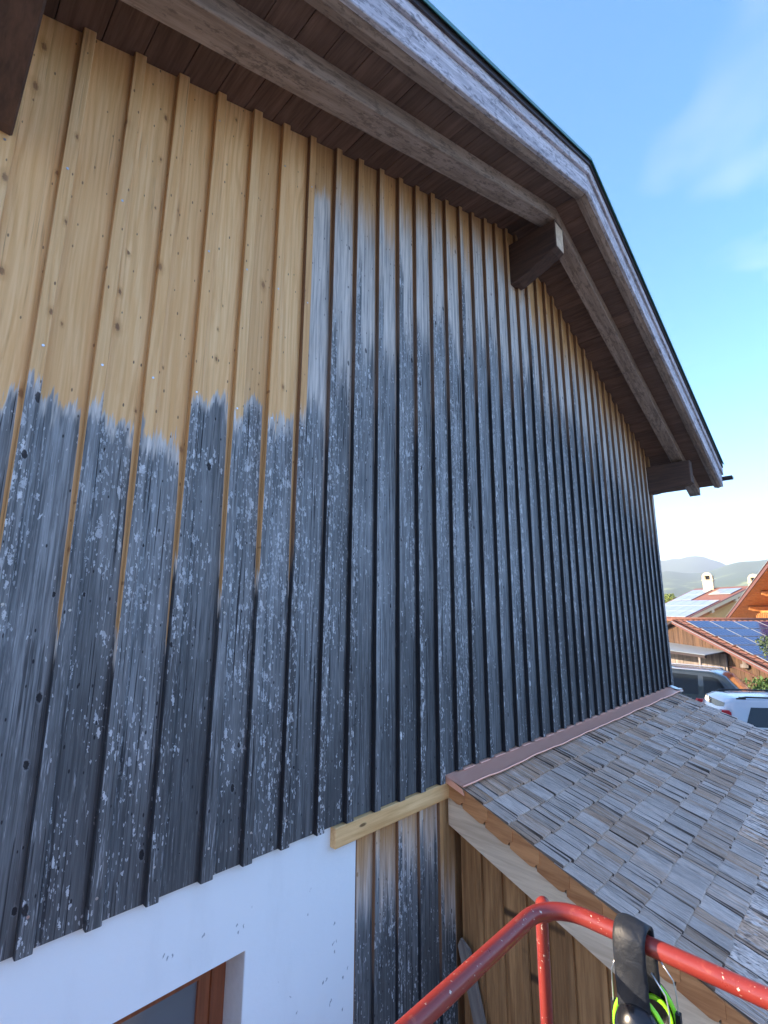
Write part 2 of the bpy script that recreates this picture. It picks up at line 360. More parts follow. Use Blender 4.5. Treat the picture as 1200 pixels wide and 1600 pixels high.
ORANGEW = m_wood('warm_stained_timber', (0.40, 0.155, 0.042), (0.62, 0.29, 0.09), 'X', 0.6, 26, 0.2, 0.25)
DARKRED = m_plain('dark_red_trim', (0.13, 0.05, 0.04), 0.5)
GREENMETAL = m_plain('patinated_roof_sheet', (0.06, 0.22, 0.20), 0.45, 0.3)
DARKMETAL = m_plain('dark_brown_metal', (0.06, 0.045, 0.045), 0.45, 0.5)
SCREW = m_plain('screw_steel', (0.55, 0.56, 0.58), 0.3, 0.9)
REVEAL = m_plain('grey_reveal_plaster', (0.52, 0.53, 0.55), 0.85)
YELLOWP = m_plain('ochre_plaster', (0.72, 0.50, 0.20), 0.85, 0, 0.08, 3)
CREAMP = m_plain('cream_plaster', (0.74, 0.62, 0.40), 0.85, 0, 0.08, 3)
PANEL = m_panel(); TILE = m_tile()
ALU = m_plain('panel_frame_aluminium', (0.62, 0.63, 0.64), 0.35, 0.8)
CANOPY = m_plain('grey_sheet_canopy', (0.20, 0.24, 0.27), 0.4, 0.2)
VANP = m_plain('dark_grey_green_car_paint', (0.050, 0.062, 0.058), 0.22, 0.5, 0.05, 4, 0.6)
WHITEP = m_plain('silver_white_car_paint', (0.42, 0.45, 0.48), 0.22, 0.15, 0.03, 4, 0.6)
BLACKPL = m_plain('black_plastic', (0.014, 0.014, 0.016), 0.45)
BLACKSHELL = m_plain('black_cup_shell', (0.010, 0.011, 0.014), 0.25)
NEON = m_plain('neon_green_plastic', (0.30, 0.85, 0.03), 0.4, 0, 0.04)
TYRE = m_plain('tyre_rubber', (0.02, 0.02, 0.02), 0.85)
TAIL = m_plain('red_tail_lens', (0.45, 0.02, 0.03), 0.15)
CARGLASS = m_glass('car_window_glass', (0.012, 0.016, 0.02)); CARGLASS.node_tree.nodes['Principled BSDF'].inputs['Specular IOR Level'].default_value = 0.5
PANE = m_glass('house_window_glass', (0.10, 0.115, 0.135), 0.06)
CURTAIN = m_plain('white_curtain', (0.55, 0.56, 0.58), 0.9)
LEATHER = m_leather()
BUSH = m_leaf('green_ivy_leaves', (0.035, 0.085, 0.018), (0.10, 0.19, 0.045))
OLIVE = m_leaf('olive_bush_leaves', (0.05, 0.085, 0.035), (0.11, 0.15, 0.06))
LIME = m_leaf('yellow_green_tree_leaves', (0.10, 0.15, 0.02), (0.22, 0.26, 0.05))
BARK = m_wood('bark', (0.05, 0.035, 0.025), (0.12, 0.09, 0.065))
HILL = m_hill(); GROUND = m_ground()

# ------------------------------------------------------------------ mesh helpers
def new(): return bmesh.new()
def poly(bm, pts):
    return bm.faces.new([bm.verts.new(p) for p in pts])
def hexa(bm, P):   # 8 points: bottom ring 0-3, top ring 4-7
    v = [bm.verts.new(p) for p in P]
    for f in ((3,2,1,0), (4,5,6,7), (0,1,5,4), (1,2,6,5), (2,3,7,6), (3,0,4,7)):
        bm.faces.new([v[i] for i in f])
def box(bm, x0, x1, y0, y1, z0, z1):
    hexa(bm, [(x0,y0,z0),(x1,y0,z0),(x1,y1,z0),(x0,y1,z0),(x0,y0,z1),(x1,y0,z1),(x1,y1,z1),(x0,y1,z1)])
def prism(bm, prof, fn0, fn1):
    """closed profile (list of 2D points) mapped by two placing functions and joined"""
    A = [bm.verts.new(fn0(*p)) for p in prof]; B = [bm.verts.new(fn1(*p)) for p in prof]
    n = len(prof)
    for i in range(n): bm.faces.new((A[i], A[(i+1) % n], B[(i+1) % n], B[i]))
    bm.faces.new(A[::-1]); bm.faces.new(B)
def tube(bm, pts, r, seg=14, cap=True):
    pts = [Vector(p) for p in pts]; rings = []; up = None
    for i, p in enumerate(pts):
        t = (pts[min(i+1, len(pts)-1)] - pts[max(i-1, 0)]).normalized()
        if up is None: up = t.orthogonal().normalized()
        up = (up - t*up.dot(t)).normalized(); s = t.cross(up)
        rr = r[i] if isinstance(r, (list, tuple)) else r
        rings.append([bm.verts.new(p + (up*math.cos(2*math.pi*j/seg) + s*math.sin(2*math.pi*j/seg))*rr) for j in range(seg)])
    for A, B in zip(rings, rings[1:]):
        for j in range(seg):
            f = bm.faces.new((A[j], A[(j+1) % seg], B[(j+1) % seg], B[j])); f.smooth = True
    if cap: bm.faces.new(rings[0][::-1]); bm.faces.new(rings[-1])
def cyl(bm, c, axis, r, h, seg=16):
    c = Vector(c); a_ = Vector(axis).normalized(); tube(bm, [c, c+a_*h], r, seg)
def obj(name, bm, mat, parent=None, loc=None, **props):
    bmesh.ops.recalc_face_normals(bm, faces=bm.faces[:])
    me = bpy.data.meshes.new(name); bm.to_mesh(me); bm.free()
    return link(name, me, mat, parent, loc, **props)
def link(name, me, mat, parent=None, loc=None, **props):
    if not me.materials: me.materials.append(mat)
    o = bpy.data.objects.new(name, me); COL.objects.link(o)
    if parent is not None: o.parent = parent
    if loc is not None: o.location = loc
    for k_, v in props.items(): o[k_] = v
    return o
def thing(name, label, cat, loc=(0, 0, 0), rotz=0, group=None):
    o = bpy.data.objects.new(name, None); COL.objects.link(o); o.empty_display_size = 0.2
    o.location = loc; o.rotation_euler = (0, 0, rotz); o['label'] = label; o['category'] = cat
    if group: o['group'] = group
    return o
def tag(o, label, cat, group=None):
    o['label'] = label; o['category'] = cat
    if group: o['group'] = group
    return o
def struct(o): o['kind'] = 'structure'; return o
def lerp(a_, b_, t): return a_ + (b_-a_)*t
def interp(tab, x):
    ks = sorted(tab)
    if x <= ks[0]: return tab[ks[0]]
    if x >= ks[-1]: return tab[ks[-1]]
    for p, q in zip(ks, ks[1:]):
        if p <= x <= q:
            t = (x-p)/(q-p); u, v = tab[p], tab[q]
            return tuple(lerp(m, n, t) for m, n in zip(u, v)) if isinstance(u, tuple) else lerp(u, v, t)

# ------------------------------------------------------------------ ground and hills
bm = new(); S = 3000
poly(bm, [(-S,-S,0),(S,-S,0),(S,S,0),(-S,S,0)])
struct(obj('ground', bm, GROUND))

def hill(name, prof, D0, D1, az0, az1, seed, rows=26, cols=150, back=1.25):
    """terrain rising from D0 to a ridge at D1, ridge elevation given by azimuth"""
    bm = new(); V = []
    for i in range(rows+1):
        row = []
        for j in range(cols+1):
            az = R(lerp(az0, az1, j/cols)); t = i/rows
            if t < 0.8: u = t/0.8; d = lerp(D0, D1, u); hgt = u**1.35
            else: u = (t-0.8)/0.2; d = lerp(D1, D1*back, u); hgt = 1-0.75*u
            top = D1*math.tan(R(prof(math.degrees(az)))) + 3.8
            x, y = CAM[0]+d*math.sin(az), CAM[1]+d*math.cos(az)
            nz = mnoise.fractal(Vector((x*0.006+seed, y*0.006, seed)), 1.0, 2.0, 6)
            fz = mnoise.noise(Vector((x*0.05, y*0.05, seed)))
            z = top*hgt + (nz*14 + fz*2.5)*math.sin(math.pi*min(1, hgt))
            row.append(bm.verts.new((x, y, max(z, -0.5) if i else -0.5)))
        V.append(row)
    for A, B in zip(V, V[1:]):
        for j in range(cols):
            bm.faces.new((A[j], A[j+1], B[j+1], B[j])).smooth = True
    return struct(obj(name, bm, HILL))
HP = {40: 3.0, 55: 4.4, 66: 5.6, 72: 4.9, 75.7: 5.12, 77.2: 5.22, 78.9: 5.5, 80.1: 4.95, 81.0: 4.5, 82: 3.6, 90: 3.0, 105: 4.2, 120: 3.4, 140: 2.5}
hill('far_hill', lambda q: interp(HP, q) + 0.05*math.sin(q*5.1), 1300, 2300, 40, 140, 3.1)
HP2 = {40: 2.0, 60: 2.6, 72: 3.2, 76: 3.9, 79: 3.6, 81: 4.3, 82: 4.5, 84.3: 4.72, 90: 5.2, 100: 4.6, 120: 5.0, 140: 3.0}
hill('near_hill', lambda q: interp(HP2, q) + 0.05*math.sin(q*7.3), 600, 1500, 40, 140, 8.7)

FOREST = NT('spruce_forest'); FOREST = FOREST.fin(FOREST.mix(FOREST.noise(FOREST.pos(), 0.12, 5, 0.7), (0.012, 0.026, 0.010), (0.050, 0.080, 0.028)), 0.95)
HP3 = {100: 2.5, 125: 4.5, 150: 6.5, 180: 7.5, 210: 7.0, 240: 6.0, 265: 4.0, 290: 2.5}
wh = hill('wooded_slope', lambda q: interp(HP3, q) + 0.9*abs(math.sin(q*1.9)) + 0.5*math.sin(q*6.3), 70, 190, 98, 292, 15.2, 22, 170)
wh.data.materials.clear(); wh.data.materials.append(FOREST)

# ------------------------------------------------------------------ the boarded house
XR, ZR, ML, MR = 4.15, 8.03, 0.366, 0.385           # ridge line of the soffit plane and its two slopes
EL, ER = -1.28, 9.58                                # eaves
XW0, XW1 = -0.27, 8.56                              # wall ends
YB = 18.0
def roofz(x): return ZR - (ML*(XR-x) if x < XR else MR*(x-XR))
house = thing('boarded_house', 'gabled house clad in upright boards, golden above and blackened grey below', 'house', (XR, 0, 0))
def H(name, bm, mat, loc=None, **kw):
    """part of the house; coordinates are given in the world"""
    if loc is None: loc = (0, 0, 0)
    return obj(name, bm, mat, house, (loc[0]-XR, loc[1], loc[2]), **kw)

BX = {-1: -0.221, 0: -0.001, 1: 0.221, 2: 0.438, 3: 0.658, 4: 0.889, 5: 1.098, 6: 1.312, 7: 1.541, 8: 1.753, 9: 1.979, 10: 2.203,
      11: 2.413, 12: 2.625, 13: 2.839, 14: 3.062, 15: 3.273, 16: 3.503, 17: 3.72, 18: 3.942, 19: 4.166, 20: 4.392, 21: 4.618,
      22: 4.838, 23: 5.048, 24: 5.264, 25: 5.489, 26: 5.705, 27: 5.95, 28: 6.175, 29: 6.389, 30: 6.613, 31: 6.849, 32: 7.089,
      33: 7.329, 34: 7.573, 35: 7.796, 36: 8.019, 37: 8.238, 38: 8.455}
TB = {-1: (4.66, 4.61), 0: (4.70, 4.64), 1: (4.66, 4.61), 2: (4.57, 4.51), 3: (4.82, 4.76), 4: (4.88, 4.81), 5: (4.87, 4.79),
      6: (6.45, 4.93), 7: (6.70, 5.30), 8: (6.76, 5.65), 9: (6.80, 5.66), 10: (6.96, 5.93), 11: (7.04, 5.95), 12: (7.12, 6.10),
      13: (7.21, 6.12), 14: (7.29, 6.2), 16: (7.4, 6.28), 18: (7.16, 6.26), 20: (7.05, 6.19), 22: (6.9, 6.18), 25: (6.76, 6.0),
      28: (6.61, 5.8), 31: (6.29, 5.55), 34: (6.13, 5.26), 38: (5.85, 5.05)}
YF, TBAT, YBO, TBO = 0.0, 0.029, 0.033, 0.024        # batten front, batten depth, board front, board depth
def plank(w, z0, xl, ztop, t, nz=7, jit=0.0012, ch=0.003):
    """upright board: chamfered front edges, slightly uneven, top cut to the roof slope; local x from 0 to w, y from 0 back to t"""
    bm = new(); prof = [(0, t), (0, ch), (ch, 0), (w-ch, 0), (w, ch), (w, t)]
    rings = []; ph = random.random()*9
    for i in range(nz+1):
        u = i/nz; ring = []
        dx = random.uniform(-jit, jit); dy = random.uniform(-jit, jit)
        for (px, py) in prof:
            zt = ztop(xl+px); z = lerp(z0, zt, u)
            ring.append(bm.verts.new((px+dx, py+(dy if py < t else 0), z)))
        rings.append(ring)
    for A, B in zip(rings, rings[1:]):
        for j in range(6): bm.faces.new((A[j], A[(j+1) % 6], B[(j+1) % 6], B[j]))
    bm.faces.new(rings[0][::-1]); bm.faces.new(rings[-1])
    return bm
def soffit_at(x): return roofz(x) - 0.024
BW = 0.055
rj = random.Random(5)
nails = new()
for n in range(-1, 39):
    xl = BX[n]; za, zb = interp(TB, n)
    z0 = 2.587 if xl < 2.70 else 2.632
    z0 += rj.uniform(-0.002, 0.002)
    soft = 0.022 if n <= 5 else (0.10 if n == 6 else 0.27)
    shel = rj.uniform(0.65, 0.95) if n <= 10 else lerp(1.0, 0.35, min(1, (n-10)/12))
    if n >= 22: shel = 0.45
    rust = 0.0 if n <= 5 else 0.45  # brown under the eaves: less weathered wood with eave shade painted in
    if n >= 17: za += 0.14
    firm = rj.uniform(3.15, 3.75)  # height below which the flaking thins out and shade is painted in
    dz = rj.uniform(-0.05, 0.05) if n <= 5 else rj.uniform(-0.12, 0.12)
    bw = BW + rj.uniform(-0.004, 0.004)
    if True:
        zab, zbb = (4.97, 4.90) if n == 6 else (za, zb)
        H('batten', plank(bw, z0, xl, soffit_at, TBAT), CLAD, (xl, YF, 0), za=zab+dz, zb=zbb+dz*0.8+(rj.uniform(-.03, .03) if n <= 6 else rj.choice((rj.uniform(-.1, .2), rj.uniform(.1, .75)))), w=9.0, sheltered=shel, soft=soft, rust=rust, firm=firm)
    x1 = BX.get(n+1, XW1-0.03) + 0.026; x0 = xl + 0.030
    dz = rj.uniform(-0.03, 0.03) if n <= 5 else rj.uniform(-0.2, 0.2)
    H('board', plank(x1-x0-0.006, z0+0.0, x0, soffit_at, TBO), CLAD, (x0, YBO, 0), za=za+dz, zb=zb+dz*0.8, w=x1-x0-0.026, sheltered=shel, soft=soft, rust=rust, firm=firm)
    for zrow in (2.71, 3.79, 4.85, 5.69, 6.55, 7.3):
        if zrow < soffit_at(xl)-0.15 and rj.random() < 0.93:
            cyl(nails, (xl+0.027+rj.uniform(-.008, .008), YF-0.0015, zrow+rj.uniform(-.02, .02)), (0, 1, 0), 0.0055, 0.004, 8)
H('screw_heads', nails, SCREW, kind='stuff')
# corner board that closes the cladding at the far end
H('corner_board', plank(0.03, 2.632, XW1-0.03, soffit_at, 0.05), CLAD, (XW1-0.03, 0.002, 0), za=5.9, zb=5.1, w=9.0, sheltered=0.4, soft=0.2)
# wall behind the boarding, side and rear walls
bm = new(); Y0 = YBO+TBO
prism(bm, [(XW0, 2.60), (XW1-0.002, 2.60), (XW1-0.002, roofz(XW1)-0.03), (XR, ZR-0.03), (XW0, roofz(XW0)-0.03)],
      lambda x, z: (x, Y0+0.001, z), lambda x, z: (x, 0.30, z))
H('gable_wall', bm, BROWN)
bm = new()
box(bm, XW0, XW0+0.3, 0.302, YB, 0, roofz(XW0)-0.03); box(bm, XW1-0.302, XW1-0.002, 0.302, YB, 0, roofz(XW1)-0.03)
prism(bm, [(XW0+0.302, 0), (XW1-0.304, 0), (XW1-0.304, roofz(XW1)-0.03), (XR, ZR-0.03), (XW0+0.302, roofz(XW0)-0.03)],
      lambda x, z: (x, YB-0.3, z), lambda x, z: (x, YB, z))
H('rear_wall', bm, PLASTER)

# plastered ground floor with a window opening
PY = 0.050; WX0, WX1, WZ0, WZ1 = 0.10, 1.168, 0.95, 2.195; XP = 1.873
bm = new()
box(bm, XW0, WX0, PY, 0.30, 0, 2.598); box(bm, WX1, XP, PY, 0.30, 0, 2.598)
box(bm, WX0, WX1, PY, 0.30, WZ1, 2.598); box(bm, WX0, WX1, PY, 0.30, 0, WZ0)
H('plaster_wall', bm, PLASTER)
bm = new()
box(bm, XP, XW1-0.002, 0.08, 0.30, 0, 2.598)
H('base_wall', bm, BROWN)
win = obj('window', new(), FRAME, house, (0, 0, 0)) if False else None
fy = PY+0.165
bm = new()
box(bm, WX1-0.075, WX1-0.004, fy, fy+0.07, WZ0, WZ1-0.004); box(bm, WX0+0.004, WX0+0.075, fy, fy+0.07, WZ0, WZ1-0.004)
box(bm, WX0+0.075, WX1-0.075, fy, fy+0.07, WZ1-0.079, WZ1-0.004); box(bm, WX0+0.075, WX1-0.075, fy, fy+0.07, WZ0, WZ0+0.07)
win = H('window', bm, FRAME)
bm = new()
box(bm, WX1-0.135, WX1-0.077, fy+0.012, fy+0.06, WZ0+0.072, WZ1-0.081); box(bm, WX0+0.077, WX0+0.135, fy+0.012, fy+0.06, WZ0+0.072, WZ1-0.081)
box(bm, WX0+0.135, WX1-0.135, fy+0.012, fy+0.06, WZ1-0.139, WZ1-0.081); box(bm, WX0+0.135, WX1-0.135, fy+0.012, fy+0.06, WZ0+0.072, WZ0+0.13)
box(bm, 0.60, 0.655, fy+0.012, fy+0.06, WZ0+0.13, WZ1-0.139)
obj('sash', bm, FRAME, win, (0, 0, 0))
bm = new(); box(bm, WX0+0.135, 0.60, fy+0.03, fy+0.036, WZ0+0.13, WZ1-0.139); box(bm, 0.655, WX1-0.135, fy+0.03, fy+0.036, WZ0+0.13, WZ1-0.139)
obj('pane', bm, PANE, win, (0, 0, 0))
bm = new(); box(bm, WX1-0.003, WX1-0.001, PY+0.004, fy, WZ0, WZ1-0.003); 
obj('reveal', bm, REVEAL, win, (0, 0, 0))
bm = new(); box(bm, WX0, WX1, PY-0.04, fy-0.001, WZ0-0.03, WZ0-0.001)
obj('sill', bm, REVEAL, win, (0, 0, 0))

# beam under the cladding and the old boards below it
bm = new(); box(bm, 1.676, 2.735, 0.006, 0.075, 2.477, 2.584)
bmesh.ops.bevel(bm, geom=bm.edges[:], offset=0.004, segments=1, affect='EDGES')
o = H('lintel_beam', bm, LINTEL)
low = [(1.874, 0.0), (1.995, 0.0), (2.21, 0.0), (2.42, 0), (2.63, 0)]
LB = [1.93, 2.12, 2.33, 2.53, 2.72]
for i, xb in enumerate(LB[:-1] + [2.72]):
    if i: pass
for i in range(4):
    x0 = 1.876 if i == 0 else BX[8+i]+0.0 ; 
edges = [1.876, 2.03, 2.235, 2.445, 2.66, 2.85]
for i, (x0, x1) in enumerate(zip(edges, edges[1:])):
    zb_ = (2.10, 2.05, 2.12, 2.16, 1.7)[i]
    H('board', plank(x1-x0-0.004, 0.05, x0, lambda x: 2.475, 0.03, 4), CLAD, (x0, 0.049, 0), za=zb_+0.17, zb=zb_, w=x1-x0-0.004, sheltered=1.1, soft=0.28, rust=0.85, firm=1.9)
    if i:
        H('batten', plank(0.042, 0.05, x0, lambda x: 2.475, 0.022, 4), CLAD, (x0-0.02, 0.026, 0), za=zb_+0.35, zb=zb_+0.25, w=9, sheltered=0.5, soft=0.2, rust=0.6, firm=1.9)

# roof: soffit planks, slab, barge boards, rafters, purlins, gutter
def slope_pts(side, h, y):
    """point on one roof side at slope-run coordinate x, offset h up from the soffit plane"""
    return lambda x: (x, y, roofz(x)+h)
YO = -0.80
for side in (-1, 1):
    x = XR
    e = EL if side < 0 else ER
    while (x-e)*side < -0.02:
        wpl = random.uniform(0.17, 0.215); x2 = x + side*wpl
        if (x2-e)*side > -0.09: x2 = e
        xa, xb = sorted((x, x2)); g = 0.0025; t0 = random.uniform(0.0, 0.003)
        bm = new()
        hexa(bm, [(xa+g, YO, roofz(xa+g)-0.022-t0), (xb-g, YO, roofz(xb-g)-0.022-t0), (xb-g, 0.35, roofz(xb-g)-0.022-t0), (xa+g, 0.35, roofz(xa+g)-0.022-t0),
                  (xa+g, YO, roofz(xa+g)-0.001), (xb-g, YO, roofz(xb-g)-0.001), (xb-g, 0.35, roofz(xb-g)-0.001), (xa+g, 0.35, roofz(xa+g)-0.001)])
        cx = (xa+xb)/2
        bmesh.ops.translate(bm, verts=bm.verts, vec=(-cx, 0, -roofz(cx)))
        H('soffit_plank', bm, SOFFIT, (cx, 0, roofz(cx)))
        x = x2
def both(name, prof, mat, e0=EL, e1=ER, inner=None):
    """profile of (y, h) pairs run down both slopes, mitred at the ridge, each side its own part"""
    for e in (e0, e1):
        bm = new(); L_ = abs(e-XR)
        ang = math.atan(ML if e < XR else MR)
        xs0 = XR + (0.003 if e > XR else -0.003)
        prism(bm, prof, lambda y, h: (xs0, y, roofz(xs0)+h), lambda y, h: (e, y, roofz(e)+h))
        bmesh.ops.translate(bm, verts=bm.verts, vec=(-XR, 0, -ZR))
        rot = Matrix.Rotation(ang if e > XR else -ang, 4, 'Y')
        # store along the slope so that the grain follows the timber
        inv = rot.inverted()
        bmesh.ops.transform(bm, matrix=inv, verts=bm.verts)
        o = H(name, bm, mat, (XR, 0, ZR)); o.rotation_euler = rot.to_euler()
both('roof_covering', [(YO, 0.002), (YB+0.3, 0.002), (YB+0.3, 0.26), (YO, 0.26)], DARKMETAL)
both('barge_board', [(-0.802, -0.06), (-0.802, 0.20), (-0.832, 0.20), (-0.832, -0.055), (-0.828, -0.06)], BARGE)
both('cover_board', [(-0.834, 0.145), (-0.834, 0.27), (-0.858, 0.27), (-0.858, 0.15), (-0.854, 0.145)], BARGE)
both('edge_lath', [(-0.860, 0.235), (-0.860, 0.30), (-0.876, 0.30), (-0.876, 0.235)], DARKMETAL, EL-0.03, ER-0.06)
both('verge_sheet', [(-0.70, 0.305), (-0.70, 0.312), (-0.894, 0.312), (-0.897, 0.30), (-0.897, 0.272), (-0.892, 0.272), (-0.890, 0.305)], GREENMETAL, EL-0.03, ER-0.06)
both('verge_lath', [(-0.70, -0.055), (-0.70, -0.025), (-0.80, -0.025), (-0.80, -0.06), (-0.76, -0.075)], RAFTER)
both('rafter', [(-0.325, -0.17), (-0.325, -0.026), (-0.490, -0.026), (-0.490, -0.165), (-0.484, -0.17)], RAFTER, EL+0.08, ER-0.02)
def purlin(x0, x1, zt, zb_wall, zb_front, yf, notch=0.12):
    bm = new()
    prof = [(0.30, zb_wall), (-0.05, zb_wall), (yf+0.05, zb_front), (yf, zb_front+0.03), (yf, zt(0)), (0.30, zt(0))]
    A = []
    prism(bm, prof, lambda y, z: (x0, y, z), lambda y, z: (x1, y, z))
    bmesh.ops.bevel(bm, geom=[e for e in bm.edges if abs(e.verts[0].co.x-e.verts[1].co.x) < 1e-6], offset=0.008, segments=1, affect='EDGES')
    cx = (x0+x1)/2; cz = zt(0)
    bmesh.ops.translate(bm, verts=bm.verts, vec=(-cx, 0, -cz))
    return H('purlin', bm, PURLIN, (cx, 0, cz))
purlin(4.055, 4.235, lambda q: 7.80, 7.30, 7.445, -0.505)
purlin(8.40, 8.58, lambda q: roofz(8.58)-0.18, 5.69, 5.76, -0.60)
purlin(-0.37, -0.178, lambda q: roofz(-0.37)-0.03, 5.71, 5.86, -0.62)
# pale sawn end of the ridge purlin
bm = new(); box(bm, 4.063, 4.227, -0.509, -0.506, 7.485, 7.76)
H('purlin_end', bm, VERGE, label='pale sawn end grain of the ridge purlin')
# gutter along the far eave, and its outlet pipe
bm = new(); prof = []
for i in range(9):
    t = math.pi*(1+i/8); prof.append((0.065*math.cos(t), 0.065*math.sin(t)))
for i in range(8, -1, -1):
    t = math.pi*(1+i/8); prof.append((0.060*math.cos(t), 0.060*math.sin(t)))
gx, gz = 9.65, 6.06
prism(bm, prof, lambda x, z: (gx+x, -0.975, gz+z), lambda x, z: (gx+x, YB, gz+z))
box(bm, gx-0.058, gx+0.058, -0.972, -0.968, gz-0.05, gz)
H('gutter', bm, DARKMETAL)
bm = new(); tube(bm, [(gx, 0.55, gz-0.06), (gx, 0.55, gz-0.14), (9.35, 0.42, 5.75), (8.86, 0.20, 5.42), (8.74, 0.16, 5.28), (8.66, 0.16, 5.10), (8.63, 0.2, 4.9), (8.63, 0.2, 0.1)], 0.045, 12)
H('downpipe', bm, DARKMETAL)

# ------------------------------------------------------------------ lean-to with the shingle roof
LS = 0.381; LX0, LX1, LYE = 2.735, 8.30, -2.55
def lz(y): return 2.598 + LS*y
lean = thing('lean_to', 'low lean-to with a grey split shingle roof and copper flashing against the boarded wall', 'lean-to', (5.5, -1.2, 0))
def L(name, bm, mat, loc=(0, 0, 0), **kw):
    return obj(name, bm, mat, lean, (loc[0]-5.5, loc[1]+1.2, loc[2]), **kw)
ang = math.atan(LS); ca, sa = math.cos(ang), math.sin(ang)
def shingle_mesh(seed):
    rg = random.Random(seed); bm = new()
    nc = rg.choice((5, 6, 7, 8, 9)); xs = [0] + sorted(rg.uniform(0.06, 0.94) for _ in range(nc-1)) + [1]
    Lg = 0.235/ca; h0 = [rg.uniform(-0.0045, 0.0040) for _ in xs]; skew = rg.uniform(-0.006, 0.006)
    rows = [(0.0, 0.0235), (0.010, 0.0255), (0.10, 0.0175), (Lg, 0.0045)]
    top = []
    for yy, hh in rows:
        top.append([bm.verts.new((x, yy + skew*(x-0.5) + (rg.uniform(-.002, .002) if yy < 0.01 else 0), hh + h0[i]*(1.3 if yy < 0.05 else 1.0)*(0.25 if yy > 0.2 else 1))) for i, x in enumerate(xs)])
    bot = [[bm.verts.new((x, yy + (skew*(x-0.5) if yy == 0 else 0), hb)) for x in (0, 1)] for yy, hb in ((0.0, 0.0085), (Lg, 0.001))]
    for A, B in zip(top, top[1:]):
        for j in range(len(xs)-1): bm.faces.new((A[j], A[j+1], B[j+1], B[j]))
    bm.faces.new([top[0][j] for j in range(len(xs))][::-1] + [bot[0][0], bot[0][1]])
    bm.faces.new([top[k][0] for k in range(4)] + [bot[1][0], bot[0][0]])
    bm.faces.new([top[k][-1] for k in range(4)][::-1] + [bot[0][1], bot[1][1]])
    bmesh.ops.recalc_face_normals(bm, faces=bm.faces[:])
    me = bpy.data.meshes.new('shingle'); bm.to_mesh(me); bm.free(); me.materials.append(SHINGLE); return me
SM = [shingle_mesh(s) for s in range(26)]
items = []
rs = random.Random(23)
yb = -0.096; kcourse = 0
while yb > LYE-0.02:
    x = LX0 + rs.uniform(-0.006, 0.004); 
    while x < LX1-0.03:
        wsh = rs.choice((rs.uniform(0.06, 0.09), rs.uniform(0.085, 0.13), rs.uniform(0.12, 0.185)))
        if x+wsh > LX1-0.06: wsh = LX1-x
        items.append((x, yb+rs.uniform(-0.006, 0.006), wsh, kcourse)); x += wsh
    yb -= 0.1785; kcourse += 1
def shown(it):
    x, y, w_, kc = it; c_ = Vector((x+w_/2, y, lz(y))) - Vector(CAM)
    u, v, d_ = c_.dot(R2), c_.dot(U2), c_.dot(F)
    inside = d_ > 0.2 and abs(u/d_) < 0.80 and abs(v/d_) < 1.07
    if kc == 0: return 1e-9
    return w_*d_**-2 * (1 if inside else 1e-4) * (1 if y > -1.75 or x > 3.3 else 1)
items.sort(key=shown, reverse=True)
rest = new(); rot = Matrix.Rotation(ang, 4, 'X')
for i, (x, y, wsh, kc) in enumerate(items):
    me = rs.choice(SM); rz = rs.uniform(-0.006, 0.006)
    mat = Matrix.Translation((x+0.0015, y, lz(y))) @ rot @ Matrix.Rotation(rz, 4, 'Z') @ Matrix.Diagonal((wsh-rs.uniform(0.004, 0.009), 1, rs.uniform(0.85, 1.18) if kc else 0.6, 1))
    if i < 300:
        o = link('shingle', me, SHINGLE, lean)
        o.matrix_parent_inverse = Matrix.Translation(lean.location).inverted(); o.matrix_basis = mat
        o['brown'] = (0.9 if rs.random() < 0.55 else 0.0) if kc <= 1 else (0.55 if rs.random() < 0.12 else 0.0)
    else:
        t = bmesh.new(); t.from_mesh(me); bmesh.ops.transform(t, matrix=mat, verts=t.verts)
        tm = bpy.data.meshes.new('t'); t.to_mesh(tm); t.free(); rest.from_mesh(tm); bpy.data.meshes.remove(tm)
L('shingle_field', rest, SHINGLE, kind='stuff')
bm = new()   # boarding under the shingles
hexa(bm, [(LX0+0.02, LYE, lz(LYE)-0.03), (LX1-0.01, LYE, lz(LYE)-0.03), (LX1-0.01, 0.02, lz(0.02)-0.03), (LX0+0.02, 0.02, lz(0.02)-0.03),
          (LX0+0.02, LYE, lz(LYE)-0.002), (LX1-0.01, LYE, lz(LYE)-0.002), (LX1-0.01, 0.02, lz(0.02)-0.002), (LX0+0.02, 0.02, lz(0.02)-0.002)])
L('roof_boarding', bm, BROWN)
# notched side shingles along the near rake, each lapping over the next
for i in range(15):
    y1 = 0.075 - 0.18*i; y0 = y1-0.215; bm = new()
    hh = 0.118; nt = 0.030
    prof = [(y1, 0.006), (y0+0.012, 0.006), (y0+0.012, -0.062), (y0+0.020, -0.074), (y0+0.032, -0.078), (y0+0.040, -0.088),
            (y0+0.048, -0.104), (y0+0.062, -0.112), (y0+0.082, -hh), (y1, -hh)]
    prism(bm, prof, lambda y, h: (0.0 - 0.007*(y1-y)/0.2, y, LS*(y)+h), lambda y, h: (0.016 - 0.004*(y1-y)/0.2, y, LS*(y)+h))
    L('rake_shingle', bm, RAKE, (LX0-0.004, 0, 2.598))
bm = new(); prism(bm, [(0.03, -0.116), (LYE, -0.116), (LYE, -0.312), (0.03, -0.312)], lambda y, h: (LX0+0.012, y, lz(y)+h), lambda y, h: (LX0+0.04, y, lz(y)+h))
L('verge_board', bm, VERGE)
bm = new(); prism(bm, [(0.02, -0.035), (LYE+0.02, -0.035), (LYE+0.02, -0.30), (0.02, -0.30)], lambda y, h: (LX0+0.041, y, lz(y)+h), lambda y, h: (LX0+0.10, y, lz(y)+h))
L('rafter', bm, BROWN)
